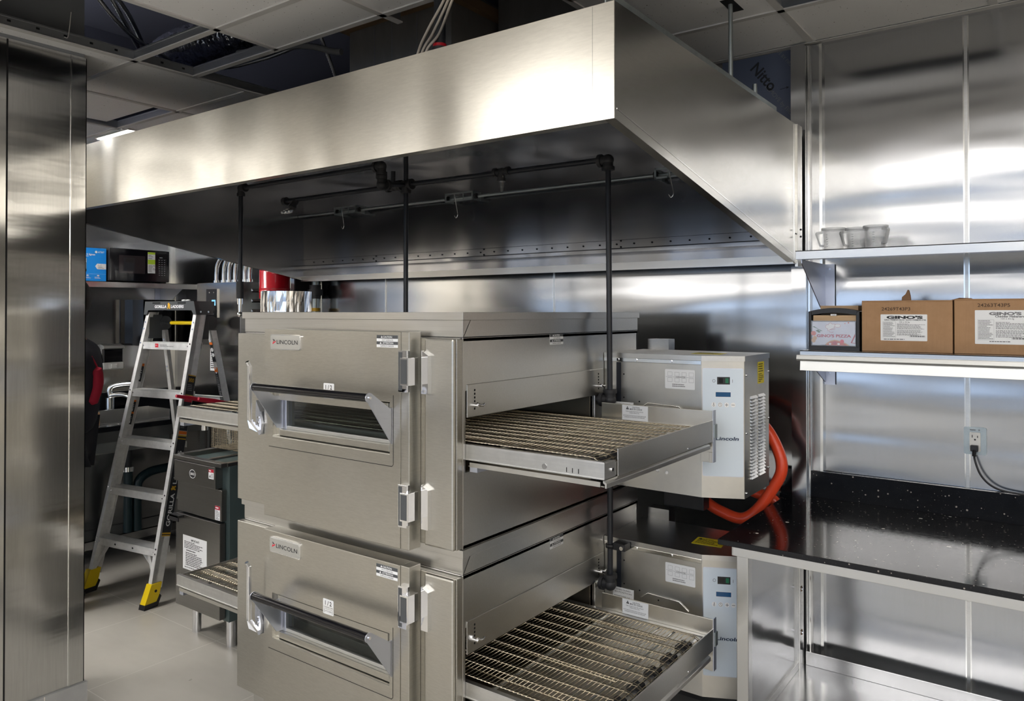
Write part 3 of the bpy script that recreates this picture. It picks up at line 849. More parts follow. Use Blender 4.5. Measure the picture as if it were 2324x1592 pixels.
    M3 = M @ Matrix.Translation((0, 0, .005)); n.sticker(M3, .134, .040, 'aluminium_rail', LOGO + [('t', 'LINCOLN', .58, .36, .30, 'ink', {'width': .72, 'bold': .006})], .005, .0014)
    build('nameplate', n, door)
    M = on_front(-1.666, dy0 - .0001, Z(1.381))
    l = MB(); l.sticker(M, .044, .042, 'sticker_white', [('t', '1 / 2', .5, .60, .28, 'ink', {'bold': .02, 'width': .62}), ('t', 'COOKING TIME', .5, .42, .10, 'ink', {'width': .84}),
                        ('l', [(.08, .35), (.92, .35)], 'ink', .0006), ('t', 'LIFT TO OPEN', .5, .16, .10, 'ink', {'width': .60}),
                        ('l', [(.12, .08), (.12, .30)], 'ink', .0012), ('l', [(.88, .08), (.88, .30)], 'ink', .0012)], .003)
    build('cooking_time_label', l, door)
    l = MB(); l.sticker(on_front(-1.437, dy0 - .0001, Z(1.524)), .078, .032, 'sticker_white', caution_items())
    build('caution_label', l, door)
    # latch on the left
    k = MB('chrome')
    k.box(-1.996, -1.983, 1.375, 1.385, Z(1.275), Z(1.440))
    k.tube(smooth_path([(-1.9895, 1.378, Z(1.44)), (-1.9895, 1.372, Z(1.452))]), .006, None, 10)
    k.prism([(-1.996, 1.377, Z(1.278)), (-1.983, 1.377, Z(1.278)), (-1.965, 1.395, Z(1.245)), (-1.972, 1.395, Z(1.240)), (-1.990, 1.380, Z(1.252))], (0, .010, 0))
    lt = build('latch', k, ov, .002)
    k = MB('bracket_metal'); k.prism([(-1.986, 1.40, Z(1.335)), (-1.966, 1.40, Z(1.30)), (-1.958, 1.40, Z(1.265)), (-1.962, 1.40, Z(1.235)), (-1.972, 1.40, Z(1.230)), (-1.982, 1.40, Z(1.25)), (-1.988, 1.40, Z(1.29))], (0, OYF - 1.40, 0))
    for z in (1.283, 1.268): k.cyl((-1.972, 1.40, Z(z)), (-1.972, 1.397, Z(z)), .004, 'chrome', 10)
    build('latch_base', k, lt, .002)
    # hinges
    for zt, zb in ((1.502, 1.396), (1.160, 1.052)):
        g = MB('chrome'); zm0, zm1 = Z(zb + .018), Z(zt - .018)
        g.box(-1.388, -1.358, 1.400, 1.412, Z(zb), Z(zt)); g.box(-1.374, -1.346, 1.392, 1.43, zm0, zm1)
        g.box(-1.3715, -1.350, 1.3912, 1.392, zm0 + .004, zm1 - .004, 'dark_grey_plastic'); g.box(-1.386, -1.374, 1.3992, 1.400, Z(zb) + .004, Z(zt) - .004, 'dark_grey_plastic')  # dark insets paint the black that the chrome covers reflect
        g.prism([(-1.335, 1.443, Z(zb) - .004), (-1.335, 1.443, Z(zt)), (-1.312, 1.443, Z(zt) - .012), (-1.312, 1.443, Z(zb) - .004)], (0, -.014, 0))
        build('hinge', g, ov, .0015)
    # ---- adjustable flap over each opening
    for x, s in ((OXR, 1), (OXL + .005, -1)):
        f = MB('steel'); x1 = x + .003 * s
        f.box(min(x, x1), max(x, x1), 1.492, 2.19, Z(1.332), Z(1.416))
        for y in (1.522, 2.158):
            for q in range(6):
                z = Z(1.400 - q * .0095)
                if q != 4: f.cyl((x1, y, z), (x1 + .0004 * s, y, z), .0032, 'gap_black', 8)
        fl = build('opening_flap', f, ov, .0015)
        for y in (1.522, 2.158):
            wv = MB('chrome'); z = Z(1.361); xx = x1 + .010 * s
            wv.cyl((x1, y, z), (x1 + .014 * s, y, z), .004, None, 10)
            wv.tube([(xx, y - .002, z + .006), (xx + .003 * s, y + .006, z), (xx + .004 * s, y + .016, z - .001), (xx + .003 * s, y + .024, z + .003)], [.003, .004, .0035, .0025], None, 8)
            build('wing_nut', wv, fl)
    l = MB(); l.sticker(on_side(OXR + .0002, 1.912, Z(1.520 if not lower else 1.518)), .072, .032, 'sticker_white', caution_items()); build('caution_label', l, ov)
    sm = MB('steel_box'); 
    # ---- control box
    bx0, bx1, by = OXR + .001, -.902, 2.20
    bx2, by2, by3 = -.790, 2.255, 2.485
    foot = [(bx0, by), (bx1, by), (bx2, by2), (bx2, by3), (bx0, by3)]
    cb = MB('steel_box'); cb.prism([(x, y, Z(1.040)) for x, y in foot], (0, 0, .412))
    box = build('control_box', cb, ov, .0012)
    lid = MB('steel'); lid.prism([(bx0, by - .003, Z(1.452)), (bx1 + .001, by - .003, Z(1.452)), (bx2 + .003, by2 - .002, Z(1.452)), (bx2 + .003, by3, Z(1.452)), (bx0, by3, Z(1.452))], (0, 0, .016))
    lid.box(bx0, bx1, by - .0034, by - .0008, Z(1.440), Z(1.453), 'bright_trim')
    for x in (-1.185, -1.12, -1.0): lid.cyl((x, by - .0034, Z(1.447)), (x, by - .007, Z(1.447)), .0045, 'chrome', 10)
    build('lid', lid, box, .0012)
    det = MB('gap_black')
    for x, z in ((-1.165, 1.40), (-1.165, 1.325), (-1.11, 1.315), (-1.045, 1.298)): det.cyl((x, by, Z(z)), (x, by - .0006, Z(z)), .0026, None, 10)
    for x, z in ((-1.045, 1.105), (-1.015, 1.102)): det.cyl((x, by, Z(z)), (x, by - .004, Z(z)), .0055, 'chrome', 12)
    det.tube([(-1.105, by - .0008, Z(1.296)), (-1.08, by - .0012, Z(1.313)), (-.975, by - .0012, Z(1.309)), (-.945, by - .0008, Z(1.286))], .0022, 'bright_trim', 6)
    det.box(bx0 + .045, bx0 + .062, by - .0008, by, Z(1.05), Z(1.438), 'black_pipe')
    build('screws', det, box)
    # bevelled face with white control panel
    r = Vector((bx2 - bx1, by2 - by, 0)).normalized(); wf = math.hypot(bx2 - bx1, by2 - by)
    nrm = r.cross(Vector((0, 0, 1)))
    ctr = Vector(((bx1 + bx2) / 2, (by + by2) / 2, 0)) + nrm * .0003
    cp = MB(); ctr.z = Z(1.268); Mp = frame(ctr, r, (0, 0, 1))
    pw, ph = wf * .94, .322
    it = [('o', .5, .5, .0, .0, 'ink_grey', .0)] if False else []
    it += [('r', .355, .855, .675, .925, 'black_plastic'), ('r', .40, .868, .50, .914, 'black_gloss'), ('r', .56, .868, .64, .914, 'switch_green'),
           ('o', .275, .888, .038, .0145, 'ink', .0009), ('l', [(.74, .873), (.74, .903)], 'ink', .0009),
           ('r', .31, .735, .70, .787, 'sticker_white'), ('r', .318, .739, .692, .783, 'lcd_blue'),
           ('e', .27, .665, .06, .023, 'sticker_white'), ('e', .43, .665, .06, .023, 'sticker_white'), ('e', .59, .665, .06, .023, 'sticker_white'), ('e', .75, .665, .06, .023, 'sticker_white'),
           ('o', .27, .657, .02, .0085, 'ink', .0009), ('l', [(.27, .665), (.27, .684)], 'ink', .0014),
           ('o', .43, .665, .045, .0175, 'ink', .0008), ('l', [(.43, .677), (.43, .664), (.45, .657)], 'ink', .0008),
           ('l', [(.55, .665), (.63, .665)], 'ink', .0012), ('l', [(.59, .650), (.59, .680)], 'ink', .0012), ('l', [(.71, .665), (.79, .665)], 'ink', .0012),
           ('t', 'Lincoln', .60, .335, .032, 'ink_blue', {'bold': .025, 'width': .58, 'shear': .12}),
           ('p', [(.17, .36), (.21, .395), (.27, .405), (.31, .395), (.31, .385), (.26, .39), (.21, .38)], 'ink_blue'), ('p', [(.27, .39), (.31, .395), (.30, .37), (.27, .365)], 'ink_blue')]
    cp.sticker(Mp, pw + .003, ph + .004, 'bracket_metal', (), .005, .0006)
    cp.sticker(Mp @ Matrix.Translation((0, 0, .0006)), pw, ph, 'panel_white', it, .004, .0006)
    build('control_panel', cp, box)
    l = MB(); frames_ = []
    for q in range(4):
        u = .09 + q * .24
        for v0 in (.66, .36):
            frames_ += [('l', [(u, v0), (u + .15, v0), (u + .15, v0 + .20), (u, v0 + .20), (u, v0)], 'ink_grey', .0005)]
    l.sticker(on_front(-.972, by - .0002, Z(1.393)), .098, .060, 'sticker_white', frames_ + [('l', [(.03, .61), (.38, .61)], 'ink_grey', .0006), ('l', [(.68, .61), (.97, .61)], 'ink_grey', .0006),
              ('t', 'CONVEYOR', .53, .575, .075, 'ink', {'width': .30}), ('x', .25, .10, .8, .28, 2, 'ink_grey')], .003)
    build('conveyor_label', l, box)
    l = MB(); l.sticker(on_side(bx2 + .0002, 2.405, Z(1.410)), .058, .068, 'label_yellow', [('x', .08, .52, .92, .95, 4, 'ink'), ('x', .08, .06, .92, .48, 5, 'ink')], .003); build('warning_label', l, box)
    l = MB(); l.sticker(frame((-.93, 2.33, Z(1.4681)), (1, .1, 0), (-.1, 1, 0)), .095, .075, 'label_yellow', [('x', .08, .12, .92, .88, 6, 'ink'), ('p', [(.08, .7), (.2, .7), (.14, .92)], 'ink')]); build('warning_label', l, box)
    # louvres
    lv = MB('aluminium')
    for y0 in (2.305, 2.378):
        for q in range(25):
            z = Z(1.338 - q * .0102)
            lv.prism([(bx2, y0, z + .0045), (bx2, y0, z - .0035), (bx2 + .0062, y0 + .001, z - .0028)], (0, .056, 0))
            lv.box(bx2, bx2 + .0006, y0, y0 + .056, z - .0052, z - .0036, 'gap_black')
    build('louvres', lv, box)
    sc = MB('chrome')
    for y, z in ((2.268, 1.41), (2.268, 1.235), (2.268, 1.055), (2.475, 1.41), (2.475, 1.26), (2.475, 1.10)): sc.ball((bx2 + .001, y, Z(z)), .004, None, 8, 6)
    build('screws', sc, box)
    build('rear_bracket', MB('steel_dark').box(-1.22, -1.14, by3, by3 + .05, Z(1.44), Z(1.505)), box)
    # ---- conveyor
    cx0, cx1, cy0, cy1, ct = -2.575, -.838, 1.490, 2.116, 1.262
    cf = MB('aluminium')
    for y0, y1 in ((cy0, cy0 + .004), (cy1 - .004, cy1)):
        cf.box(cx0, cx1, y0, y1, Z(1.228), Z(ct))
    cf.box(cx0, cx1, cy0, cy0 + .014, Z(ct), Z(ct + .003)); cf.box(cx0, cx1, cy1 - .014, cy1, Z(ct), Z(ct + .003)); cf.box(cx0, cx1, cy0 - .002, cy0 + .01, Z(1.226), Z(1.229))
    cf.box(cx1 - .004, cx1 - .0002, cy0 + .002, cy1 - .002, Z(1.2285), Z(ct - .004)); cf.box(cx0 - .0002, cx0 + .004, cy0 + .0005, cy1 - .0005, Z(1.2265), Z(ct - .0005))
    cf.box(cx1 - .016, cx1 + .0008, cy0 - .0008, cy0 + .05, Z(1.2265), Z(ct + .0008))
    cf.cyl((cx1 - .16, cy0, Z(1.238)), (cx1 - .16, cy0 - .002, Z(1.238)), .0065, 'steel_dark', 14)
    for q in range(3): cf.box(cx1 - .10 + q * .016, cx1 - .098 + q * .016, cy0 - .0006, cy0, Z(1.232), Z(1.243), 'gap_black')
    cf.cyl((cx1, cy0 + .032, Z(1.245)), (cx1 + .004, cy0 + .032, Z(1.245)), .0045, 'chrome', 10)
    conv = build('conveyor', cf, ov, .001)
    for xa, xb, x0b, s_ in ((-1.235, cx1 - .004, -1.228, 1), (cx0 + .004, OXL - .003, cx0 + .012, -1)):
        tr = MB('steel_box')
        tr.box(xa, xb, cy0 + .006, cy1 - .006, Z(1.2085), Z(1.2105)); tr.box(xa + .008, xb - .008, cy0 + .002, cy0 + .006, Z(1.2085), Z(1.220))
        tr.box(x0b, x0b + .024, cy0 + .004, cy0 + .05, Z(1.196), Z(1.2085), 'bracket_metal')
        build('crumb_tray', tr, conv)
    ft = MB('chrome')
    for x in (-2.50, -2.28): ft.cyl((x, cy0 + .06, Z(1.2085)), (x, cy0 + .06, Z(1.178)), .012, None, 12)
    build('feet', ft, conv)
    eg = MB('steel'); eg.box(cx1 + .001, cx1 + .004, cy0 + .057, cy1 + .006, Z(1.226), Z(1.288))
    eg.prism([(cx1 + .001, cy0 - .008, Z(1.226)), (cx1 + .010, cy0 - .008, Z(1.221)), (cx1 + .010, cy0 - .008, Z(1.210)), (cx1 + .006, cy0 - .008, Z(1.210)), (cx1 + .006, cy0 - .008, Z(1.218)), (cx1 + .001, cy0 - .008, Z(1.221))], (0, .60, 0))
    eg.cyl((cx1 + .004, 1.94, Z(1.232)), (cx1 + .0055, 1.94, Z(1.232)), .003, 'chrome', 8)
    eg.box(cx1 + .004, cx1 + .008, cy1 + .006, cy1 + .026, Z(1.235), Z(1.275), 'galvanized')
    build('end_guard', eg, conv, .001)
    rg = MB('steel_box'); rg.box(-1.200, cx1 + .002, cy1 + .001, cy1 + .004, Z(1.195), Z(1.314)); rg.box(cx1 - .008, cx1 + .002, cy1 + .001, cy1 + .004, Z(1.165), Z(1.195))
    rg.box(cx1 + .002, cx1 + .005, cy1 + .001, cy1 + .022, Z(1.165), Z(1.316), 'bracket_metal')
    rg.box(-.872, cx1, cy1 + .0035, cy1 + .006, Z(1.165), Z(1.314))
    rear = build('rear_guard', rg, conv, .001)
    l = MB(); l.sticker(on_front(-1.083, cy1 + .0008, Z(1.289)), .088, .046, 'sticker_white', [('p', [(.15, .72), (.27, .72), (.21, .94)], 'ink'), ('p', [(.205, .76), (.215, .76), (.215, .87), (.205, .87)], 'sticker_white'),
             ('t', 'CAUTION', .54, .82, .10, 'ink', {'width': .28, 'bold': .01}), ('t', 'MISE EN GARDE', .54, .70, .10, 'ink', {'width': .48, 'bold': .01}),
             ('t', 'THIS GUARD MUST BE IN PLACE', .48, .56, .065, 'ink', {'width': .68}), ('t', 'WHEN OVEN IS ON', .48, .46, .065, 'ink', {'width': .38}),
             ('t', 'CETTE PROTECTION DOIT ETRE INSTALLEE', .48, .28, .065, 'ink', {'width': .88}), ('t', 'LORSQUE LE FOUR EST EN MARCHE', .48, .18, .065, 'ink', {'width': .78})]); build('caution_label', l, rear)
    l = MB(); l.sticker(on_front(-1.168, 2.1995, Z(1.287)), .075, .046, 'sticker_white', [('t', 'OVEN GUARD', .5, .80, .10, 'ink', {'width': .7}), ('t', 'IN POSITION', .5, .62, .10, 'ink', {'width': .8}),
             ('t', 'REMETTRE LA', .45, .34, .10, 'ink', {'width': .74}), ('t', 'GARDE EN PLACE', .5, .16, .10, 'ink', {'width': .9})]); build('guard_label', l, box)
    # wire belt: woven flat wire, one mesh
    bt = MB('wire'); p = .0127; zb = Z(1.2675); r = .00125
    ya, yb_ = cy0 + .018, cy1 - .020; joints = []; seg = (yb_ - ya) / 6
    for q in range(7): joints.append(ya + q * seg)
    def wire_path(pos):
        out = []
        for q, y in enumerate(joints):
            for s in ((-1, 1) if 0 < q < 6 else ((0,))):
                yy = y + s * .022 + (.012 if q == 0 else (-.012 if q == 6 else 0))
                out += [(yy - .0055, 0, 0), (yy - .0035, 1.12, .0012), (yy + .0035, 1.12, .0012), (yy + .0055, 0, 0)]
        return [pos(y, f, dz_) for y, f, dz_ in out]
    n = int((cx1 - .052 - (cx0 + .045)) / p)
    for k in range(n):
        x = cx0 + .045 + k * p
        bt.tube(wire_path(lambda y, f, q: (x + f * p, y, zb + q)), r, None, 5, caps=False)
    xc, zc_, rs = cx1 - .050, Z(1.2355), .032
    for k in range(5):
        a0 = R(90 - k * 22.5 + 4); a1 = R(22.5)
        bt.tube(wire_path(lambda y, f, q: (xc + math.cos(a0 - a1 * f) * (rs + q), y, zc_ + math.sin(a0 - a1 * f) * (rs + q))), r, None, 5, caps=False)
    build('conveyor_belt', bt, conv)
    sup = MB('wire_dark')
    for y in (ya + .06, ya + .22, ya + .38, ya + .52): sup.cyl((cx0 + .04, y, Z(1.258)), (cx1 - .10, y, Z(1.258)), .0028, 'wire', 6)
    for x in (cx1 - .335, cx1 - .16, cx1 - .115, cx0 + .14, cx0 + .33): sup.cyl((x, cy0 + .004, Z(1.252)), (x, cy1 - .004, Z(1.252)), .0035, 'aluminium', 8)
    build('support_rods', sup, conv)
    sh = MB('aluminium'); sh.cyl((xc, cy0 + .004, zc_), (xc, cy1 - .004, zc_), .0095, None, 14); shaft = build('drive_shaft', sh, conv)
    for q in range(6):
        y = cy0 + .062 + q * .098
        s_ = MB('black_plastic')
        prof = []
        for t in range(24):
            a = 2 * math.pi * t / 24; rr = .0295 if t % 3 else .024
            prof.append((xc + rr * math.cos(a), y - .011, zc_ + rr * math.sin(a)))
        s_.prism(prof, (0, .022, 0)); s_.cyl((xc, y - .018, zc_), (xc, y + .018, zc_), .016, None, 14)
        build('sprocket', s_, shaft)
    return ov

GM[0] = KM
upper = make_oven(0.0, False)
lower = make_oven(-0.60, True)
GM[0] = None
st = thing('oven_stand', (-1.85, 2.1, 0), 'low stainless stand on castors under the two stacked ovens', 'stand')
SXL, SXR, SY0, SY1 = OXL * 1.08, OXR * 1.08, OYC * 1.08, OYR * 1.08
m = MB('steel'); m.box(SXL + .03, SXR - .03, SY0 + .02, SY1 - .02, .20, .303); build('frame', m, st, .003)
for x in (SXL + .12, SXR - .12):
    for y in (SY0 + .12, SY1 - .12):
        m = MB('black_plastic'); m.cyl((x - .02, y, .07), (x + .02, y, .07), .07, None, 20); m.box(x - .03, x + .03, y - .03, y + .03, .13, .20, 'bright_trim'); build('castor', m, st)

# wide roll of shiny foil on the oven top
GM[0] = KM
f = MB('foil'); cx, cy = -2.085, 1.585; prof = []
nseg = 48; rs = random.Random(3); vs = []; fs = []
for i in range(nseg):
    a = 2 * math.pi * i / nseg; rr = .079 + .0014 * math.sin(i * 2.1) + rs.uniform(-.0012, .0012)
    for r_, z in ((.05, 1.601), (rr, 1.601), (rr + rs.uniform(-.0012, .0012), 1.634), (rr, 1.668), (rr - .004, 1.669), (.05, 1.668)):
        vs.append((cx + r_ * math.cos(a), cy + r_ * math.sin(a), z))
for i in range(nseg):
    for j in range(6):
        a, b = i * 6, ((i + 1) % nseg) * 6; j2 = (j + 1) % 6; fs.append((a + j, b + j, b + j2, a + j2))
f.add(vs, fs, 'foil', False)
tag(build('foil_roll', f, None, loc=KM @ Vector((cx, cy, 1.601))), 'wide roll of wrinkled shiny silver foil on top of the upper oven', 'foil roll')
GM[0] = None

# ================================================================ SHELVES, COUNTER AND GOODS ON THE RIGHT
SX1 = 1.6
us = thing('wall_shelf', (.4, 2.83, 1.80), 'upper stainless wall shelf carrying the clear measuring jugs', 'shelf', None)
m = MB('steel_shelf'); m.box(-.755, SX1, 2.66, 2.995, 1.805, 1.809); m.box(-.755, SX1, 2.66, 2.663, 1.779, 1.809); m.box(-.755, SX1, 2.663, 2.69, 1.779, 1.781)
build('shelf_board', m, us, .0015)
def bracket(x, zt, depth, h, parent):
    b = MB('bracket_metal')
    b.prism([(x, 2.992, zt), (x, 2.992 - depth, zt), (x, 2.992 - depth, zt - .012), (x, 2.985, zt - h)], (.003, 0, 0)); b.box(x, x + .036, 2.988, 2.992, zt - h - .01, zt)
    for z in (zt - .018, zt - h + .035): b.cyl((x + .02, 2.988, z), (x + .02, 2.984, z), .004, 'chrome', 10)
    b.cyl((x - .0, 2.96, zt - .018), (x - .003, 2.96, zt - .018), .004, 'chrome', 10)
    build('bracket', b, parent)
for x in (-.742, .55): bracket(x, 1.779, .31, .20, us)
ls = thing('wall_shelf', (.4, 2.80, 1.45), 'lower stainless wall shelf holding the napkin dispenser and sauce cartons', 'shelf')
m = MB('steel_shelf'); m.box(-.725, SX1, 2.602, 2.995, 1.470, 1.474); m.box(-.725, SX1, 2.602, 2.605, 1.456, 1.474)
build('shelf_board', m, ls, .001)
for x in (-.742, .55): bracket(x, 1.470, .30, .13, ls)
tr = thing('ticket_rail', (.4, 2.60, 1.42), 'long pale aluminium ticket rail along the lower shelf front', 'rail')
m = MB('aluminium_rail'); m.prism([(-.732, 2.602, 1.459), (-.732, 2.590, 1.459), (-.732, 2.586, 1.446), (-.732, 2.590, 1.440), (-.732, 2.602, 1.440)], (SX1 + .732, 0, 0)); build('clip_strip', m, tr, .0008)
m = MB('aluminium_rail'); m.prism([(-.722, 2.602, 1.440), (-.722, 2.597, 1.440), (-.722, 2.592, 1.408), (-.722, 2.602, 1.408)], (SX1 + .722, 0, 0)); build('face_strip', m, tr, .0008)

# clear polycarbonate measuring jugs
def jug(x, y, label, ang, k):
    z = 1.8095; h = .082; r0, r1 = .031, .035
    t = thing('measuring_jug', (x, y, z), label, 'jug', 'clear measuring jugs on the upper shelf')
    m = MB('clear'); m.lathe([(0, z), (r0, z), (r0 + .001, z + .01), (r1, z + h - .008), (r1 + .002, z + h - .006), (r1 + .002, z + h), (r1 - .0005, z + h), (r1 - .003, z + h - .01), (r0 - .002, z + .006), (0, z + .005)], (x, y, 0), None, 40)
    cup = build('cup', m, t)
    m = MB('clear_edge'); m.lathe([(r1 + .0022, z + h - .007), (r1 + .0045, z + h - .006), (r1 + .0045, z + h + .001), (r1 - .0005, z + h + .001)], (x, y, 0), None, 40)
    build('rim', m, cup)
    m = MB('clear_edge'); m.lathe([(r0 + .0004, z + .0005), (r0 + .0012, z + .004), (r0 + .0014, z + .010)], (x, y, 0), None, 40); build('base_ring', m, cup)
    d = Vector((math.cos(R(ang)), math.sin(R(ang)), 0)); n = Vector((-d.y, d.x, 0)) * .006
    m = MB('clear_edge'); c = Vector((x, y, 0))
    P = [(r1 - .001, h - .008), (r1 + .022, h - .012), (r1 + .024, h - .018), (r1 + .010, .020), (r0 + .001, .018), (r0 + .0015, .024), (r1 + .007, .026), (r1 + .017, h - .020), (r1 - .001, h - .016)]
    pts = [c + d * a + Vector((0, 0, z + b)) - n for a, b in P]
    for i in range(4):
        q = [pts[i], pts[i + 1], pts[8 - i - 1] if i < 4 else pts[5], pts[8 - i]]
        m.prism(q, n * 2)
    build('handle', m, t)
    m = MB('sticker_grey')
    for q in range(6):
        a0 = R(-120 + k * 12); zz = z + .018 + q * .008
        rr = r0 + .0012 + (r1 - r0) * (zz - z) / h
        m.prism([(x + rr * math.cos(a0 + s), y + rr * math.sin(a0 + s), zz) for s in (0, .1, .2)] + [(x + (rr + .0003) * math.cos(a0 + s), y + (rr + .0003) * math.sin(a0 + s), zz) for s in (.2, .1, 0)], (0, 0, .0012))
    build('graduation_marks', m, t)
jug(-.665, 2.80, 'clear measuring jug nearest the hood, with its handle pointing left', 197, 0)
jug(-.597, 2.838, 'middle clear measuring jug of the three on the upper shelf', 215, 1)
jug(-.530, 2.80, 'clear measuring jug farthest right on the upper shelf, handle to the right', -38, 2)

# napkin dispenser
nd = thing('napkin_dispenser', (-.632, 2.72, 1.474), 'black napkin dispenser with a pizza advert, beside the sauce cartons', 'napkin dispenser')
x0, x1, y0, y1, z0, z1 = -.712, -.552, 2.655, 2.80, 1.4745, 1.628
def arch(z, dzc, n=10): return [(x0 + (x1 - x0) * i / n, z + dzc * (1 - (2 * i / n - 1) ** 2)) for i in range(n + 1)]
m = MB('black_plastic')
m.prism([(x, y0, z) for x, z in [(x0, z0), (x1, z0)] + arch(z0 + .012, .006)[::-1]], (0, y1 - y0, 0))
top = arch(1.602, .012); bot = arch(1.588, .010)
m.prism([(x, y0 + .004, z) for x, z in top] + [(x, y0 + .004, z) for x, z in bot[::-1]], (0, .06, 0))
m.box(x0, x0 + .010, y0, y1, z0 + .010, 1.602); m.box(x1 - .010, x1, y0, y1, z0 + .010, 1.602); m.box(x0, x1, y1 - .01, y1, z0, 1.605)
m.box(x0, x1, y0 + .002, y0 + .012, 1.568, 1.571)
build('housing', m, nd, .0025)
m = MB('napkin'); m.box(x0 + .014, x1 - .012, y0 + .010, y1 - .02, 1.571, 1.5895); m.box(x0 + .022, x1 - .018, y0 + .07, y1 - .015, 1.589, 1.622)
build('napkins', m, nd)
M = on_front((x0 + x1) / 2, y0 + .001, 1.5295)
hat = [(.365, .62), (.375, .70), (.33, .72), (.315, .80), (.345, .87), (.385, .86), (.40, .93), (.445, .95), (.475, .89), (.53, .91), (.545, .83), (.515, .78), (.53, .74), (.46, .70), (.42, .66), (.39, .62)]
it = [('e', .03, .50, .06, .10, 'red_food'), ('e', .06, .30, .05, .09, 'crust'), ('e', .03, .20, .05, .10, 'crust'),
      ('p', [(.0, .78), (.10, .72), (.2, .60), (.25, .60), (.15, .68), (.05, .80)], 'leaf'), ('p', [(.08, .62), (.16, .52), (.20, .56), (.14, .66)], 'leaf'),
      ('p', [(.29, .0), (.35, .11), (.43, .20), (.52, .24), (.60, .22), (.70, .17), (.80, .09), (.87, .0)], 'crust'), ('p', [(.33, .0), (.38, .10), (.45, .17), (.53, .20), (.60, .185), (.69, .14), (.77, .07), (.82, .0)], 'red_food'),
      ('e', .53, .10, .05, .07, 'ink_red'), ('e', .42, .06, .03, .04, 'sticker_white'), ('e', .62, .06, .03, .04, 'sticker_white'), ('e', .70, .17, .045, .085, 'ink_red_bright'),
      ('e', .77, .93, .012, .02, 'red_food'), ('e', .85, .96, .018, .03, 'red_food'),
      ('p', [(.90, .12), (.93, .12), (1.0, .40), (1.0, .52)], 'ink_red'), ('l', [(.90, .13), (1.0, .10)], 'ink_red', .0015),
      ('p', hat, 'sticker_white'), ('l', hat + [hat[0]], 'ink_red', .0008),
      ('e', .60, .83, .075, .08, 'sticker_white'), ('o', .60, .83, .072, .075, 'ink_red', .0008),
      ('l', [(.40, .60), (.42, .56), (.48, .545), (.50, .58)], 'ink_red', .0009), ('l', [(.44, .66), (.52, .68), (.55, .71)], 'ink_red', .0009),
      ('t', "GINO'S PIZZA", .51, .345, .115, 'ink_red', {'bold': .035, 'width': .80})]
m = MB(); m.sticker(M, .134, .078, 'print_paper', it, th=.0006); build('advert_panel', m, nd)
m = MB('clear'); m.box(x0 + .010, x1 - .010, y0 - .004, y0 - .002, z0 + .014, 1.572); build('cover_window', m, nd)
m = MB(); m.sticker(on_front(-.632, y0 + .0035, 1.591), .018, .006, 'sticker_white', [('t', 'TORK', .5, .2, .6, 'ink', {'width': .7, 'bold': .02})], .001); build('brand_tag', m, nd)

# sauce cartons
def carton(x0, x1, y0, y1, z1, label, code, cu, cz, lx0, lx1, lz0, lz1, name_items):
    z0 = 1.4745
    t = thing('cardboard_box', ((x0 + x1) / 2, (y0 + y1) / 2, z0), label, 'carton', 'sauce cartons on the lower shelf')
    m = MB('cardboard'); m.box(x0, x1, y0, y1, z0, z1 - .004)
    m.box(x0, x1, y0, y0 + .004, z1 - .004, z1); m.box(x0, x0 + .004, y0 + .004, y1, z1 - .004, z1); m.box(x1 - .004, x1, y0 + .004, y1, z1 - .004, z1); m.box(x0, x1, y1 - .004, y1, z1 - .004, z1)
    build('carton_body', m, t, .0015)
    m = MB(); m.sticker(on_front(cu, y0 - .0002, cz), .082, .012, None, [('t', code, .5, 0, .85, 'code_ink', {'width': 1.0, 'bold': .012})]); build('printed_code', m, t)
    m = MB(); m.sticker(on_front((lx0 + lx1) / 2, y0 - .0002, (lz0 + lz1) / 2), lx1 - lx0, lz1 - lz0, 'sticker_white', name_items + [
        ('l', [(.05, .72), (.33, .72), (.33, .12), (.05, .12), (.05, .72)], 'ink_grey', .0004), ('x', .06, .14, .32, .71, 14, 'ink_grey'), ('x', .36, .44, .96, .66, 7, 'ink_grey'), ('x', .36, .20, .96, .42, 7, 'ink_grey'),
        ] + [('r', .63 + q * .0165, .15, .63 + q * .0165 + (.004 + .007 * ((q * 7) % 3) / 2), .205, 'ink') for q in range(20)], .002); build('label', m, t)
    return t
cA = carton(-.546, -.290, 2.66, 2.93, 1.637, 'brown carton of garlic parmesan sauce beside the napkin dispenser', '24269T43P3', -.446, 1.6115, -.490, -.358, 1.510, 1.593,
       [('t', "GINO'S", .52, .84, .10, 'ink', {'width': .78, 'bold': .06}), ('t', 'GARLIC PARMESAN SAUCE - SAUCE A PARMESAN D\'AIL', .53, .765, .055, 'ink', {'width': .90, 'bold': .02}), ('t', '125 x 32.2g', .52, .685, .05, 'ink', {'width': .22}), ('x', .07, .03, .97, .08, 1, 'ink')])
m = MB('cardboard_edge'); m.prism([(-.452, 2.80, 1.630), (-.425, 2.80, 1.630), (-.427, 2.80, 1.655), (-.431, 2.80, 1.672), (-.434, 2.80, 1.674), (-.440, 2.80, 1.660), (-.451, 2.80, 1.650)], (.002, .004, 0)); build('torn_flap', m, cA)
cB = carton(-.286, .02, 2.665, 2.94, 1.640, 'brown carton of cheddar habanero sauce, second along the lower shelf', '24263T43P5', -.184, 1.622, -.232, -.085, 1.505, 1.606,
       [('t', "GINO'S", .52, .86, .08, 'ink_grey', {'width': .55, 'bold': .06}), ('t', 'Cheddar Habanero', .60, .79, .06, 'ink', {'width': .50, 'bold': .02}), ('t', '125 x 32.2g', .56, .73, .045, 'ink', {'width': .22}), ('x', .25, .06, .80, .10, 1, 'ink')])
m = MB('cardboard_edge'); m.prism([(-.30, 2.70, 1.637), (-.24, 2.72, 1.637), (-.245, 2.72, 1.643), (-.275, 2.70, 1.6445)], (0, .004, 0)); build('torn_flap', m, cB)

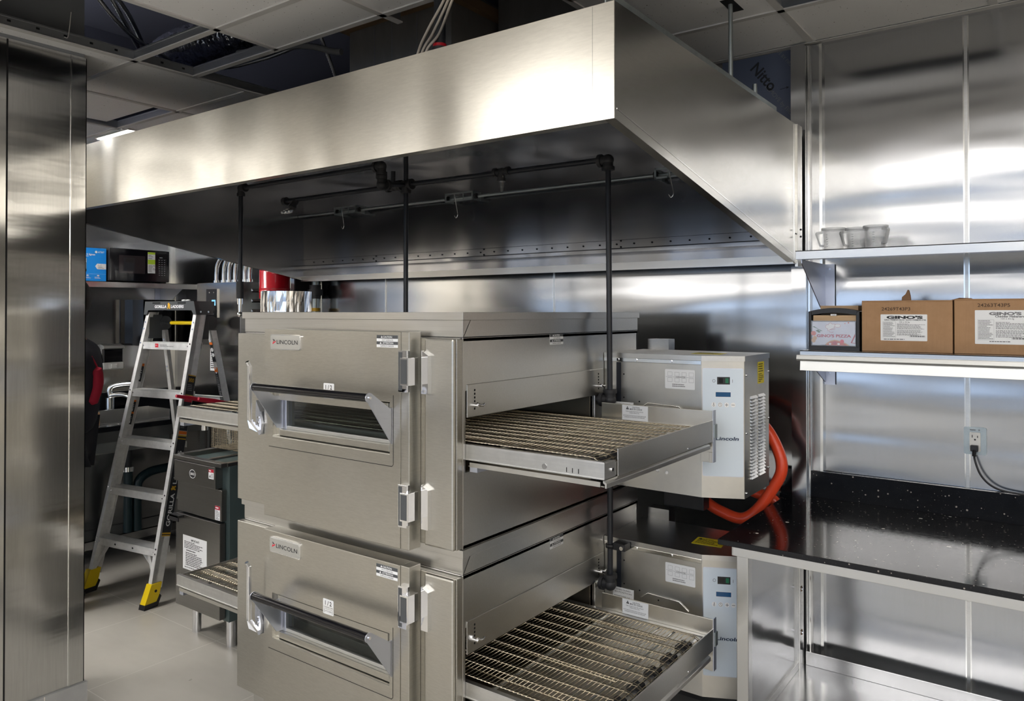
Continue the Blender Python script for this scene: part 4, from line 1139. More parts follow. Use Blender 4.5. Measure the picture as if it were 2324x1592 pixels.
# stainless counter frame with quartz top
ct = thing('counter_frame', (.4, 2.6, 0), 'stainless steel counter base under the black quartz worktop', 'counter base')
TX1 = 1.6
def leg(x0, x1, y0, y1):
    build('leg', MB('steel_shelf').box(x0, x1, y0, y1, .0, .868), ct, .002)
leg(-.822, -.786, 2.272, 2.308); leg(TX1 - .06, TX1 - .024, 2.272, 2.308); leg(-.838, -.806, 2.885, 2.935); leg(TX1 - .06, TX1 - .024, 2.90, 2.935)
m = MB('steel_shelf'); m.box(-.832, TX1, 2.268, 2.271, .860, .892); m.box(-.832, TX1, 2.271, 2.93, .886, .892); m.box(-.835, -.832, 2.268, 2.93, .860, .892); build('apron', m, ct, .001)
m = MB('steel_wall'); m.box(-.820, -.817, 2.31, 2.885, .30, .866); build('side_panel', m, ct)
m = MB('steel_wall'); m.box(-.84, TX1, 2.272, 2.94, .284, .290); m.box(-.84, TX1, 2.272, 2.275, .25, .284); m.box(-.842, -.81, 2.272, 2.94, .290, .318, 'steel_shelf'); m.box(-.80, TX1, 2.936, 2.94, .29, .34); build('undershelf', m, ct, .001)
m = MB('chrome')
for z in (.80, .58, .42): m.cyl((-.806, 2.905, z), (-.800, 2.905, z), .007, None, 10); m.cyl((-.8061, 2.905, z), (-.8055, 2.905, z), .011, 'cardboard_edge', 10)
build('bolts', m, ct)
q = thing('worktop', (.4, 2.6, .91), 'speckled black quartz worktop with upstand against the wall', 'worktop')
m = MB('quartz'); m.box(-.870, TX1 + .01, 2.244, 2.955, .893, .910); build('slab', m, q, .002)
m = MB('quartz'); m.box(-.900, TX1 + .01, 2.974, 2.994, .8935, 1.005); m.box(-.900, TX1 + .01, 2.955, 2.974, .8935, .910); build('upstand', m, q, .0015)

# wall outlet with plugged cord
ol = thing('wall_outlet', (-.262, 2.995, 1.165), 'white duplex outlet in a galvanized plate above the black worktop', 'outlet')
m = MB('galvanized'); m.sticker(on_front(-.262, 2.9985, 1.166), .066, .092, 'galvanized', (), .006, .004); build('cover_plate', m, ol)
M = on_front(-.262, 2.9945, 1.163)
m = MB(); m.sticker(M, .032, .064, 'white_plastic', [('r', .22, .72, .29, .86, 'ink'), ('r', .70, .72, .77, .84, 'ink'), ('e', .5, .62, .09, .045, 'ink'), ('r', .2, .10, .27, .2, 'ink'), ('r', .2, .10, .8, .103, 'ink_grey')], .003, .003)
build('receptacle', m, ol)
m = MB(); m.sticker(on_front(-.262, 2.9944, 1.203), .03, .008, None, [('x', 0, 0, 1, 1, 1, 'ink_grey'), ('e', .9, .5, .08, .3, 'ink_grey')]); build('stamp', m, ol)
pc = thing('power_cord', (-.262, 2.97, 1.14), 'black power cord plugged into the lower half of the outlet', 'cord')
m = MB('black_plastic'); m.box(-.274, -.252, 2.972, 2.9915, 1.133, 1.153); m.cyl((-.263, 2.975, 1.136), (-.2625, 2.965, 1.120), .006, None, 10); build('plug', m, pc, .002)
pts = smooth_path([(-.263, 2.970, 1.125), (-.259, 2.958, 1.105), (-.245, 2.955, 1.065), (-.222, 2.958, 1.035), (-.19, 2.965, 1.017), (-.145, 2.972, 1.010), (-.08, 2.975, 1.0078), (.10, 2.98, 1.0078), (.4, 2.98, 1.0078)])
build('cable', MB('black_plastic').tube(pts, .0034, None, 8), pc)

# orange gas hose coiled behind the control boxes
pts = [(-.93, 2.94, .06), (-.90, 2.94, .45), (-.87, 2.93, .76), (-.895, 2.90, .882), (-.98, 2.90, .914), (-1.07, 2.89, .95), (-1.16, 2.88, 1.02), (-1.20, 2.87, 1.12), (-1.14, 2.86, 1.20), (-1.03, 2.84, 1.232),
       (-.925, 2.82, 1.19), (-.866, 2.81, 1.11), (-.845, 2.80, 1.03), (-.882, 2.80, .95), (-.938, 2.80, .868), (-.99, 2.79, .834), (-1.06, 2.79, .846), (-1.126, 2.79, .876), (-1.21, 2.79, .95), (-1.27, 2.80, 1.08), (-1.30, 2.84, 1.3)]
tag(build('gas_hose', MB('hose_orange').tube(smooth_path(pts, 8), .021, None, 14)), 'bright orange gas hose coiled behind the oven control boxes', 'hose')
m = MB('black_plastic'); m.box(-1.26, -1.10, 2.70, 2.755, .862, .96)
m.tube(smooth_path([(-1.17, 2.73, .96), (-1.16, 2.735, .99), (-1.17, 2.74, 1.02)]), .018, None, 10)
tag(build('junction_box', m, None, .003), 'black junction box in the dark gap behind the control boxes', 'box')

# ================================================================ LEFT SIDE OF THE KITCHEN
# ---- fryer
FX0, FX1, FY0, FY1 = -3.605, -3.195, 2.07, 2.80
fr = thing('deep_fryer', (-3.4, 2.43, 0), 'stainless floor fryer with paper notice on its door, behind the left conveyors', 'fryer')
m = MB('fryer_side'); m.box(FX0 + .01, FX1, FY0 + .04, FY1, .14, .875)
build('cabinet', m, fr, .002)
m = MB('fryer_steel')
m.box(FX0, FX1, FY0 - .005, FY0 + .03, .872, .892); m.box(FX0, FX0 + .035, FY0 + .03, FY1, .872, .896); m.box(FX1 - .03, FX1, FY0 + .03, FY1, .872, .890)
m.box(FX0, FX1, FY1 - .03, FY1, .872, 1.02); m.box((FX0 + FX1) / 2 - .012, (FX0 + FX1) / 2 + .012, FY0 + .03, FY1 - .03, .862, .884)
m.box(FX0 + .035, FX1 - .03, FY0 + .03, FY1 - .03, .70, .704, 'steel_dark')
build('tank_rim', m, fr, .003)
m = MB('fryer_steel'); m.box(FX0, FX1 - .055, FY0, FY0 + .04, .765, .868); build('upper_panel', m, fr, .002)
M = on_front(-3.44, FY0 - .0002, .815); l = MB(); l.sticker(M, .056, .044, None, [('e', .5, .5, .5, .5, 'ink'), ('o', .5, .5, .48, .48, 'sticker_white', .0025), ('t', 'GANCO', .5, .38, .26, 'sticker_white', {'width': .66, 'bold': .02})]); build('badge', l, fr)
l = MB(); l.sticker(on_front(-3.282, FY0 - .0002, .833), .042, .046, 'sticker_white', [('r', 0, .68, 1, 1, 'ink_red'), ('x', .1, .72, .9, .96, 1, 'sticker_white'), ('p', [(.15, .15), (.4, .15), (.3, .5)], 'ink'), ('x', .5, .1, .95, .6, 4, 'ink_grey')]); build('warning_sticker', l, fr)
m = MB('fryer_steel'); m.box(FX0 + .012, FX1 - .022, FY0 + .012, FY0 + .04, .615, .762); build('middle_panel', m, fr, .002)
l = MB(); l.sticker(on_front(-3.248, FY0 + .0118, .652), .040, .066, 'sticker_white', [('r', 0, .74, 1, 1, 'ink_red'), ('x', .1, .78, .9, .98, 1, 'sticker_white'), ('x', .1, .05, .9, .7, 6, 'ink_grey')]); build('warning_sticker', l, fr)
m = MB('fryer_steel'); m.box(FX0 + .012, FX1 - .022, FY0 + .004, FY0 + .034, .155, .606); dr = build('door', m, fr, .002)
m = MB('black_plastic'); m.box(FX0 + .004, FX0 + .085, FY0 - .028, FY0 + .006, .592, .604); m.box(FX0 + .004, FX0 + .085, FY0 - .028, FY0 - .022, .574, .604); build('handle', m, dr, .002)
l = MB(); l.sticker(on_front(-3.425, FY0 + .0036, .425), .205, .165, 'sticker_white', [('t', 'IMPORTANT!', .52, .86, .06, 'ink', {'bold': .03, 'width': .34}), ('x', .06, .62, .97, .84, 5, 'ink'), ('x', .15, .54, .88, .60, 1, 'ink'), ('x', .12, .12, .9, .52, 8, 'ink'), ('x', .08, .04, .92, .10, 1, 'ink_grey')]); build('notice', l, dr)
for x in (FX0 + .06, FX1 - .06):
    for y in (FY0 + .09, FY1 - .09): build('leg', MB('chrome').cyl((x, y, 0), (x, y, .14), .022, None, 14), fr)
# ---- baskets hung over the fryer
def basket(x0, x1, label):
    t = thing('fryer_basket', ((x0 + x1) / 2, 2.42, .92), label, 'fryer basket', 'fryer baskets')
    y0, y1, z0, z1 = 2.26, 2.58, .905, 1.055
    m = MB('wire'); st = .0125
    def bar(a, b): m.tube([a, b], .0011, None, 4, caps=False)
    k = 0
    while x0 + k * st <= x1 + 1e-6:
        x = x0 + k * st
        bar((x, y0, z0), (x, y0, z1)); bar((x, y1, z0), (x, y1, z1)); bar((x, y0, z0), (x, y1, z0)); k += 1
    k = 0
    while y0 + k * st <= y1 + 1e-6:
        y = y0 + k * st
        bar((x0, y, z0), (x0, y, z1)); bar((x1, y, z0), (x1, y, z1)); bar((x0, y, z0), (x1, y, z0)); k += 1
    k = 0
    while z0 + k * st <= z1 + 1e-6:
        z = z0 + k * st
        for a, b in (((x0, y0), (x1, y0)), ((x1, y0), (x1, y1)), ((x1, y1), (x0, y1)), ((x0, y1), (x0, y0))): bar((*a, z), (*b, z))
        k += 1
    for r_ in (z1,): m.tube([(x0, y0, r_), (x1, y0, r_), (x1, y1, r_), (x0, y1, r_)], .003, None, 6, closed=True)
    build('mesh_basket', m, t)
    xc = (x0 + x1) / 2
    m = MB('chrome'); m.tube([(xc, y0, z1), (xc, 2.22, 1.12), (xc, 2.19, 1.142)], .004, None, 8); hd = build('handle', m, t)
    m = MB('red_grip'); m.tube([(xc, 2.27, 1.13), (xc, 2.10, 1.175), (xc, 2.02, 1.193)], [.010, .011, .008], None, 10); build('grip', m, hd)
    m = MB('chrome'); m.box(xc - .05, xc + .05, y1 + .002, FY1 - .006, z1 - .004, z1 - .001); m.box(xc - .05, xc + .05, FY1 - .01, FY1 - .006, z1 - .04, z1 - .001); m.box(xc - .05, xc - .045, y1, FY1 - .006, z1 - .02, z1 - .001); build('hook', m, t)
basket(-3.585, -3.42, 'wire fryer basket with red handle, the left one over the fryer')
basket(-3.395, -3.225, 'wire fryer basket with red handle, the right one nearest the oven')

# ---- utility cabinet on the back wall, left of the hood
uc = thing('control_cabinet', (-4.1, 2.83, 1.4), 'grey steel control cabinet on the wall left of the hood', 'cabinet')
CX0, CX1, CY = -4.445, -3.985, 2.70
m = MB('steel_dark'); m.box(CX0, CX1, CY, 2.998, 1.40, 1.782); cab = build('cabinet_body', m, uc, .002)
m = MB('dark_grey_plastic'); m.sticker(on_front(-4.275, CY - .0002, 1.655), .115, .175, 'black_plastic', [('r', .52, .42, .86, .62, 'lcd_light'), ('r', .90, .42, .93, .60, 'ink_grey'), ('e', .3, .88, .04, .025, 'chrome'), ('e', .7, .88, .04, .025, 'chrome'), ('e', .7, .12, .04, .025, 'chrome'), ('e', .3, .12, .04, .025, 'chrome')], 0, .006)
m.box(-4.2165, -4.212, CY - .008, CY, 1.567, 1.743, 'bright_trim'); build('control_screen', m, cab)
lv = MB('gap_black')
for k in range(5):
    z = 1.72 - k * .062
    lv.box(CX1, CX1 + .0006, 2.78, 2.95, z, z + .02); lv.prism([(CX1, 2.775, z + .022), (CX1, 2.775, z + .008), (CX1 + .010, 2.78, z + .008)], (0, .18, 0), 'steel')
build('louvres', lv, cab)
cds = [(-4.36, -4.26), (-4.28, -4.18), (-4.225, -4.125), (-4.16, -4.06), (-4.06, -4.02), (-4.01, -3.97)]
nm = ['bent grey conduit leaving the control cabinet, leftmost of six', 'bent grey conduit leaving the control cabinet, second from left', 'bent grey conduit on the control cabinet, third from left', 'bent grey conduit on the control cabinet, just left of the hanging black pipe', 'upright grey conduit on the control cabinet, just right of the hanging black pipe', 'upright grey conduit on the control cabinet, nearest the red cylinder']
for (a, b), lb in zip(cds, nm):
    m = MB('bright_trim'); y = 2.78
    m.tube(smooth_path([(a, y, 1.784), (a + .002, y, 1.85), (a + .02, y, 1.91), (b, y + .01, 1.99), (b + .05, y + .02, 2.06), (b + .08, y + .02, 2.25)]), .0125, None, 12)
    m.cyl((a, y, 1.7835), (a, y, 1.80), .019, None, 8)
    tag(build('conduit', m), lb, 'conduit', 'conduits above the control cabinet')
t = thing('suppression_tank', (-3.735, 2.76, 1.675), 'red metal cylinder hanging behind the left end of the hood', 'cylinder')
m = MB('red_paint'); r = .088
m.lathe([(0, 1.675), (r - .004, 1.675), (r, 1.679), (r, 1.716), (r + .003, 1.720), (r, 1.724), (r, 1.732), (r + .003, 1.736), (r, 1.740), (r, 2.15), (r - .02, 2.19), (.03, 2.21), (.03, 2.24), (0, 2.24)], (-3.735, 2.76, 0), None, 40); build('tank', m, t)
m = MB('gap_black'); m.box(-3.65, -3.638, 2.83, 2.997, 1.68, 2.12); m.box(-3.80, -3.66, 2.848, 2.997, 2.115, 2.145); build('wall_bracket', m, t)
# gas pipe with union behind the foil roll
t = thing('gas_pipe', (-3.585, 2.93, 1.6), 'dark threaded gas pipe with union on the wall behind the oven', 'pipe')
m = MB('galvanized'); m.cyl((-3.585, 2.93, 0.4), (-3.585, 2.93, 1.86), .021, None, 16); build('pipe', m, t)
m = MB('black_iron'); m.cyl((-3.585, 2.93, 1.70), (-3.585, 2.93, 1.735), .045, None, 8); m.cyl((-3.585, 2.93, 1.735), (-3.585, 2.93, 1.76), .034, None, 16); m.cyl((-3.585, 2.93, 1.68), (-3.585, 2.93, 1.70), .030, None, 16); build('union', m, t)
m = MB('gold_ink'); m.cyl((-3.585, 2.93, 1.605), (-3.585, 2.93, 1.625), .03, None, 12); build('collar', m, t)
m = MB('galvanized'); m.box(-3.80, -3.66, 2.95, 2.997, 1.60, 1.735); 
tag(build('junction_box', m, None, .002), 'grey metal junction box on the wall between the tank and the gas pipe', 'box')
for x, lb in ((-3.74, 'left grey conduit above the wall junction box'), (-3.69, 'right grey conduit above the wall junction box')):
    m = MB('bright_trim'); m.cyl((x, 2.97, 1.7355), (x + .01, 2.97, 2.1), .009, None, 10); tag(build('conduit', m), lb, 'conduit', 'conduits above the wall junction box')
m = MB(); m.sticker(on_front(-4.72, 2.9978, 1.33), .10, .26, 'sticker_white', [('x', .08, .05, .92, .95, 16, 'ink')]); tag(build('wall_notice', m), 'white printed notice on the back wall seen behind the ladder', 'notice')

# ---- shelf on the left wall with microwave and phone carton
ws = thing('wall_shelf', (-5.07, 2.0, 1.78), 'stainless wall shelf on the left wall carrying the microwave', 'shelf')
m = MB('steel_shelf'); m.box(-5.248, -4.90, .8, 2.985, 1.790, 1.794); m.box(-4.903, -4.90, .8, 2.985, 1.757, 1.794); build('shelf_board', m, ws, .001)
for y in (1.4, 2.90):
    b = MB('bracket_metal'); b.prism([(-5.246, y, 1.789), (-4.93, y, 1.789), (-4.93, y, 1.775), (-5.24, y, 1.60)], (0, .003, 0)); b.box(-5.248, -5.244, y - .036, y, 1.58, 1.789); build('bracket', b, ws)
mw = thing('microwave', (-5.05, 2.55, 1.794), 'black microwave oven with stickers on the left wall shelf', 'microwave')
m = MB('black_plastic'); m.box(-5.23, -4.885, 2.368, 2.765, 1.800, 2.008); m.box(-5.2, -4.9, 2.383, 2.423, 1.794, 1.80); m.box(-5.2, -4.9, 2.713, 2.753, 1.794, 1.80); build('case', m, mw, .006)
M = on_side(-4.8848, 2.5665, 1.904)
m = MB(); m.sticker(M, .392, .204, 'black_gloss', [('r', .15, .24, .58, .80, 'microwave_window'), ('r', .22, .30, .40, .72, 'ink'), ('r', .25, .58, .39, .71, 'hair')], .006, .003); door = build('door', m, mw)
m = MB(); m.sticker(on_side(-4.8815, 2.640, 1.925), .050, .138, 'sticker_white', [('r', 0, .90, 1, 1, 'lime'), ('r', 0, .43, 1, .65, 'lime'), ('x', .08, .76, .92, .88, 2, 'ink_grey'), ('x', .08, .67, .92, .74, 1, 'ink_grey'), ('x', .08, .06, .7, .40, 6, 'ink_grey'), ('r', .7, .34, .78, .38, 'ink'), ('r', .86, .34, .94, .38, 'ink'), ('r', .78, .22, .86, .26, 'ink'), ('r', .7, .16, .78, .20, 'ink'), ('r', .9, .16, .98, .20, 'ink')]); build('energy_sticker', m, door)
it = [('t', 'HAMILTON BEACH', .5, .80, .02, 'sticker_grey', {'width': .55})] if False else []
for r_ in range(8):
    for c in range(3): it.append(('r', .12 + c * .28, .70 - r_ * .075, .28 + c * .28, .725 - r_ * .075, 'ink_grey'))
it += [('x', .2, .78, .8, .82, 1, 'sticker_grey'), ('l', [(.08, .38), (.08, .75), (.92, .75), (.92, .38)], 'ink_grey', .0005)]
m = MB(); m.sticker(on_side(-4.8815, 2.713, 1.905), .062, .19, None, it); build('keypad', m, mw)
pb = thing('phone_carton', (-5.0, 2.23, 1.794), 'bright blue phone carton beside the microwave on the left shelf', 'carton')
m = MB('box_blue'); m.box(-5.04, -4.90, 2.05, 2.358, 1.7945, 2.000); build('carton_body', m, pb, .001)
M = on_side(-4.8998, 2.2045, 1.897)
m = MB(); m.sticker(M, .303, .204, 'box_blue', [('t', 'AT&T', .90, .86, .05, 'sticker_white', {'width': .13, 'bold': .02}), ('e', .80, .885, .025, .036, 'sticker_white'),
    ('t', 'phone system', .60, .90, .045, 'sticker_white', {'width': .30, 'bold': .02, 'al': 'r'}), ('t', 'deux lignes & 2 lignes', .78, .78, .05, 'sticker_white', {'width': .5, 'bold': .03, 'al': 'r'}), ('r', .50, .74, .65, .755, 'sticker_white'),
    ('r', .47, .55, .61, .68, 'sticker_grey'), ('r', .47, .28, .61, .55, 'ink'), ('r', .575, .36, .605, .54, 'sticker_grey'), ] + [('r', .49 + c * .03, .33 + r_ * .05, .505 + c * .03, .35 + r_ * .05, 'sticker_white') for r_ in range(4) for c in range(2)] + [
    ('p', [(.78, .45), (.82, .53), (1, .53), (1, .36), (.82, .36)], 'sticker_white'), ('x', .84, .38, .98, .45, 2, 'ink_grey'), ('l', [(.84, .51), (.84, .47), (.90, .47), (.90, .51)], 'ink', .001),
    ('l', [(0, .21), (1, .21)], 'sticker_white', .0006)] + [('x', .35 + k * .21, .07, .50 + k * .21, .13, 2, 'sticker_white') for k in range(3)] + [('e', .42 + k * .21, .165, .025, .02, 'sticker_white') for k in range(3)])
build('printed_front', m, pb)

# ---- dispensers on the left wall
sd = thing('soap_dispenser', (-5.22, 2.55, 1.21), 'white soap dispenser with dark window on the left wall', 'soap dispenser')
m = MB('white_plastic'); m.box(-5.249, -5.20, 2.487, 2.622, 1.215, 1.262); m.prism([(-5.249, 2.487, 1.352), (-5.21, 2.487, 1.352), (-5.19, 2.487, 1.360), (-5.20, 2.487, 1.375), (-5.249, 2.487, 1.385)], (0, .135, 0)); m.box(-5.249, -5.235, 2.487, 2.622, 1.262, 1.352); build('shell', m, sd, .006)
m = MB('black_gloss'); m.box(-5.234, -5.205, 2.492, 2.617, 1.262, 1.352); build('window', m, sd, .003)
m = MB('white_plastic'); m.box(-5.20, -5.192, 2.535, 2.575, 1.222, 1.250); build('push_bar', m, sd, .002)
td = thing('towel_dispenser', (-5.16, 2.78, 1.37), 'large black paper towel dispenser on the left wall behind the ladder', 'towel dispenser')
m = MB('black_gloss'); prof = [(-5.249, 2.62), (-5.19, 2.622), (-5.12, 2.64), (-5.075, 2.69), (-5.06, 2.79), (-5.075, 2.89), (-5.12, 2.94), (-5.19, 2.955), (-5.249, 2.957)]
m.prism([(x, y, 1.375) for x, y in prof], (0, 0, .31)); build('cover', m, td, .008)
m = MB('gap_black'); m.box(-5.2, -5.08, 2.70, 2.88, 1.369, 1.375); build('outlet_slot', m, td)

# ---- sink counter
sc_ = thing('sink_counter', (-5.0, 1.8, 0), 'dark sink counter along the left wall behind the ladder', 'counter')
m = MB('quartz'); m.box(-5.249, -5.13, .7, 2.995, .868, .90); m.box(-4.86, -4.74, .7, 2.995, .868, .90); m.box(-5.13, -4.86, .7, 2.12, .868, .90); m.box(-5.13, -4.86, 2.76, 2.995, .868, .90); m.box(-5.249, -5.225, .7, 2.995, .90, 1.06); build('worktop', m, sc_, .002)
m = MB('fryer_steel'); m.box(-4.765, -4.76, .7, 2.995, .80, .866); m.box(-5.24, -4.765, .7, .72, 0.0, .866); m.box(-5.24, -4.765, 2.975, 2.995, .0, .866)
for y in (.74, 1.75, 2.94): m.box(-4.80, -4.765, y - .017, y + .017, 0, .80)
build('frame', m, sc_, .001)
m = MB('steel_dark'); m.box(-5.24, -4.99, .72, 2.97, .15, .156); m.box(-4.995, -4.99, .72, 2.97, .10, .156); build('undershelf', m, sc_)
m = MB('steel_dark'); m.box(-5.245, -5.24, .72, 2.97, .16, .86); build('rear_panel', m, sc_)
sk = MB('steel_shelf')
for x0, x1, y0, y1, z0, z1 in ((-5.13, -5.125, 2.12, 2.76, .72, .955), (-4.865, -4.86, 2.12, 2.76, .72, .905), (-5.13, -4.86, 2.12, 2.125, .72, .905), (-5.13, -4.86, 2.755, 2.76, .72, .955), (-5.13, -4.86, 2.12, 2.76, .715, .72)):
    sk.box(x0, x1, y0, y1, z0, z1)
build('basin', sk, sc_, .002)
fa = thing('faucet', (-5.16, 2.515, .90), 'brushed metal faucet with loop lever at the left wall sink', 'faucet')
m = MB('bright_trim'); m.cyl((-5.17, 2.515, .90), (-5.17, 2.515, 1.03), .028, None, 20); m.cyl((-5.17, 2.515, .90), (-5.17, 2.515, .912), .036, None, 20)
m.tube(smooth_path([(-5.17, 2.515, 1.02), (-5.15, 2.525, 1.045), (-5.08, 2.56, 1.05), (-5.03, 2.585, 1.03)]), .016, None, 12); build('body', m, fa)
m = MB('bright_trim'); m.tube(smooth_path([(-5.17, 2.52, 1.03), (-5.175, 2.515, 1.075), (-5.16, 2.53, 1.105), (-5.12, 2.57, 1.118), (-5.07, 2.62, 1.122)]), [.019] * 33, None, 12); build('lever', m, fa)
m = MB('cardboard'); m.box(-4.90, -4.80, 2.17, 2.275, .905, .985); m.prism([(-4.80, 2.17, .985), (-4.90, 2.17, .985), (-4.86, 2.17, 1.015)], (0, .10, 0)); m.box(-4.7999, -4.7994, 2.18, 2.26, .962, .966, 'ink_grey')
tag(build('cardboard_box', m, None, .001), 'small open brown cardboard box at the sink edge beside the person', 'box')
dp = thing('drain_pipe', (-4.95, 2.5, .3), 'dark plastic drain trap under the sink', 'pipe')
m = MB('teal_pipe'); m.cyl((-5.0, 2.553, .157), (-5.0, 2.553, .56), .028, None, 14); m.tube(smooth_path([(-5.0, 2.612, .157), (-5.0, 2.612, .42), (-5.0, 2.632, .49), (-5.0, 2.70, .527), (-5.0, 2.80, .536), (-5.0, 2.92, .54)]), .03, None, 12); build('trap', m, dp)
m = MB('black_iron'); m.cyl((-5.0, 2.553, .56), (-5.0, 2.553, .715), .022, None, 14); m.cyl((-5.0, 2.553, .555), (-5.0, 2.553, .585), .036, 'bright_trim', 14); build('coupling', m, dp)

# ---- step ladder
LM = Matrix.Translation((-4.285, 2.115, 0)) @ Matrix.Rotation(R(9), 4, 'Z')
ld = thing('step_ladder', (-4.285, 2.115, 0), 'aluminium step ladder with yellow feet standing open in front of the sink', 'step ladder')
def LB(m='ladder_metal'): return MB(m, LM)
H = 1.60; lean = .225
def fy(z): return lean * z
def hw(z): return .274 - .054 * z / H
def rail_pts(sx, z0, z1, depth, w_, yo=0):
    """four corners of a front rail section at two heights"""
    out = []
    for z in (z0, z1):
        x = sx * hw(z); y = fy(z) + yo
        out.append([(x - sx * w_, y, z), (x, y, z), (x, y + depth, z), (x - sx * w_, y + depth, z)])
    return out
for sx in (1, -1):
    m = LB()
    a, b = rail_pts(sx, .09, H, .030, .028)
    m.add(a + b, [(0, 1, 5, 4), (1, 2, 6, 5), (2, 3, 7, 6), (3, 0, 4, 7), (3, 2, 1, 0), (4, 5, 6, 7)])
    a, b = rail_pts(sx, .09, H, .070, .004)
    m.add(a + b, [(0, 1, 5, 4), (1, 2, 6, 5), (2, 3, 7, 6), (3, 0, 4, 7), (3, 2, 1, 0), (4, 5, 6, 7)])
    a, b = rail_pts(sx, .09, H, .004, .022, .066)
    m.add(a + b, [(0, 1, 5, 4), (1, 2, 6, 5), (2, 3, 7, 6), (3, 0, 4, 7), (3, 2, 1, 0), (4, 5, 6, 7)])
    for z in (.30, .275, .58, .86, 1.135, 1.415, 1.50, 1.54): m.cyl((sx * (hw(z) - .012), fy(z), z), (sx * (hw(z) - .012), fy(z) - .003, z), .005, 'chrome', 8)
    rail = build('front_rail', m, ld)
    m = LB('yellow'); x0, x1 = sx * (.274 - .034), sx * (.274 + .006)
    m.prism([(x0, -.022, .025), (x0, fy(.12) - .008, .125), (x0, .085, .125), (x0, .068, .060), (x0, .05, .025)], (x1 - x0, 0, 0))
    m.cyl((x1, .045, .085), (x1 + .002 * sx, .045, .085), .008, 'ink', 8)
    ft = build('foot', m, rail, .003)
    m = LB('black_plastic'); m.prism([(x0 - .003 * sx, -.028, 0), (x0 - .003 * sx, -.022, .027), (x0 - .003 * sx, .05, .027), (x0 - .003 * sx, .070, .062), (x0 - .003 * sx, .078, .05), (x0 - .003 * sx, .055, 0)], (x1 - x0 + .006 * sx, 0, 0)); build('rubber_sole', m, rail, .002)
    # printed bands along the outer flank of the rail
    def on_flank(z0, z1):
        o = Vector((sx * hw((z0 + z1) / 2) + sx * .0003, fy((z0 + z1) / 2) + .040, (z0 + z1) / 2))
        up = Vector((sx * (hw(z1) - hw(z0)), fy(z1) - fy(z0), z1 - z0)).normalized()
        rt = Vector((0, sx, 0)); rt = (rt - up * rt.dot(up)).normalized()
        return frame(o, rt, up)
    def rotated(Mx): return Mx @ Matrix.Rotation(R(90), 4, 'Z')
    if sx == 1:
        m = LB(); Mx = on_flank(.36, .90)
        m.sticker(Mx, .056, .555, 'ink', [('r', 0, .985, 1, 1, 'gold_ink'), ('r', 0, .955, 1, .965, 'gold_ink'), ('r', 0, .02, 1, .035, 'gold_ink'), ('r', 0, 0, 1, .01, 'gold_ink')])
        m.sticker(rotated(Mx @ Matrix.Translation((0, 0, .0007))), .54, .054, None, [('t', 'GORILLA', .25, .27, .46, 'sticker_white', {'width': .33, 'bold': .02}), ('t', 'LADDERS', .68, .27, .46, 'sticker_white', {'width': .34, 'bold': .02}),
            ('p', [(.445, .25), (.452, .55), (.443, .75), (.462, .85), (.475, .72), (.490, .78), (.485, .55), (.493, .28), (.478, .25), (.470, .45), (.458, .25)], 'gold_ink')])
        m.sticker(on_flank(1.055, 1.235), .054, .185, 'ink', [('t', '300', .5, .78, .12, 'gold_ink', {'bold': .02, 'width': .7}), ('x', .1, .50, .9, .72, 4, 'ink_grey'), ('r', 0, .97, 1, 1, 'gold_ink'), ('r', 0, .36, 1, .38, 'gold_ink'), ('r', 0, .16, 1, .28, 'ink_red')])
        m.sticker(on_flank(.925, 1.045), .054, .125, 'ink', [('x', .1, .1, .9, .95, 9, 'ink_grey')])
        for z0, z1 in ((.905, .92),): m.sticker(on_flank(z0, z1), .054, .018, 'orange_label')
        build('printed_band', m, rail)
    else:
        for z0 in (1.235, 1.035, .965):
            m = LB()
            o = Vector((-hw(z0) + .0048, fy(z0) + .045, z0)); up = Vector((.0375, lean, 1)).normalized(); rt = Vector((0, -1, 0)); rt = (rt - up * rt.dot(up)).normalized(); rt = -rt
            Mx = frame(o, rt, up)
            m.sticker(Mx, .036, .11 if z0 > 1.2 else .075, 'ink', [('r', 0, .85, 1, 1, 'orange_label'), ('x', .15, .3, .85, .8, 4, 'sticker_grey'), ('p', [(.2, .1), (.7, .1), (.7, .3), (.3, .25)], 'sticker_white')])
            build('printed_band', m, rail)
for k, z in enumerate((.285, .565, .845, 1.125, 1.405)):
    m = LB(); w_ = hw(z) - .004; y = fy(z) + .004
    m.box(-w_, w_, y, y + .082, z + .012, z + .016); m.box(-w_, w_, y, y + .004, z - .028, z + .016); m.box(-w_, w_, y + .078, y + .082, z - .02, z + .016)
    for x in ((-.09, .06) if k == 0 else ()): m.cyl((x, y, z - .005), (x, y - .003, z - .005), .006, 'chrome', 8)
    for x in (-w_ + .03, w_ - .03): m.cyl((x, y, z - .005), (x, y - .002, z - .005), .004, 'chrome', 8)
    sp = build('step', m, ld, .0015)
    if k == 4:
        m = LB(); m.sticker(frame((-.075, y - .0002, z - .004), (1, 0, 0), (0, 0, 1)), .028, .022, 'ink_red_bright', [('x', .1, .4, .9, .7, 1, 'sticker_white')]); m.sticker(frame((.02, y - .0002, z - .004), (1, 0, 0), (0, 0, 1)), .13, .014, None, [('x', 0, 0, 1, 1, 2, 'ink_grey')]); build('step_sticker', m, sp)
for a, b in (((.17, fy(.27) + .02, .265), (hw(.1) - .01, fy(.1) + .03, .12)), ((-.17, fy(.27) + .02, .265), (-hw(.1) + .01, fy(.1) + .03, .12)), ((.05, fy(.27) + .06, .265), (hw(.1) - .01, fy(.1) + .07, .13))):
    m = LB(); A = Vector(a); B = Vector(b); d = (B - A).normalized(); n = Vector((0, 1, 0)); s_ = d.cross(n) * .011
    m.prism([A - s_, A + s_, B + s_, B - s_], (0, .004, 0)); build('brace', m, ld)
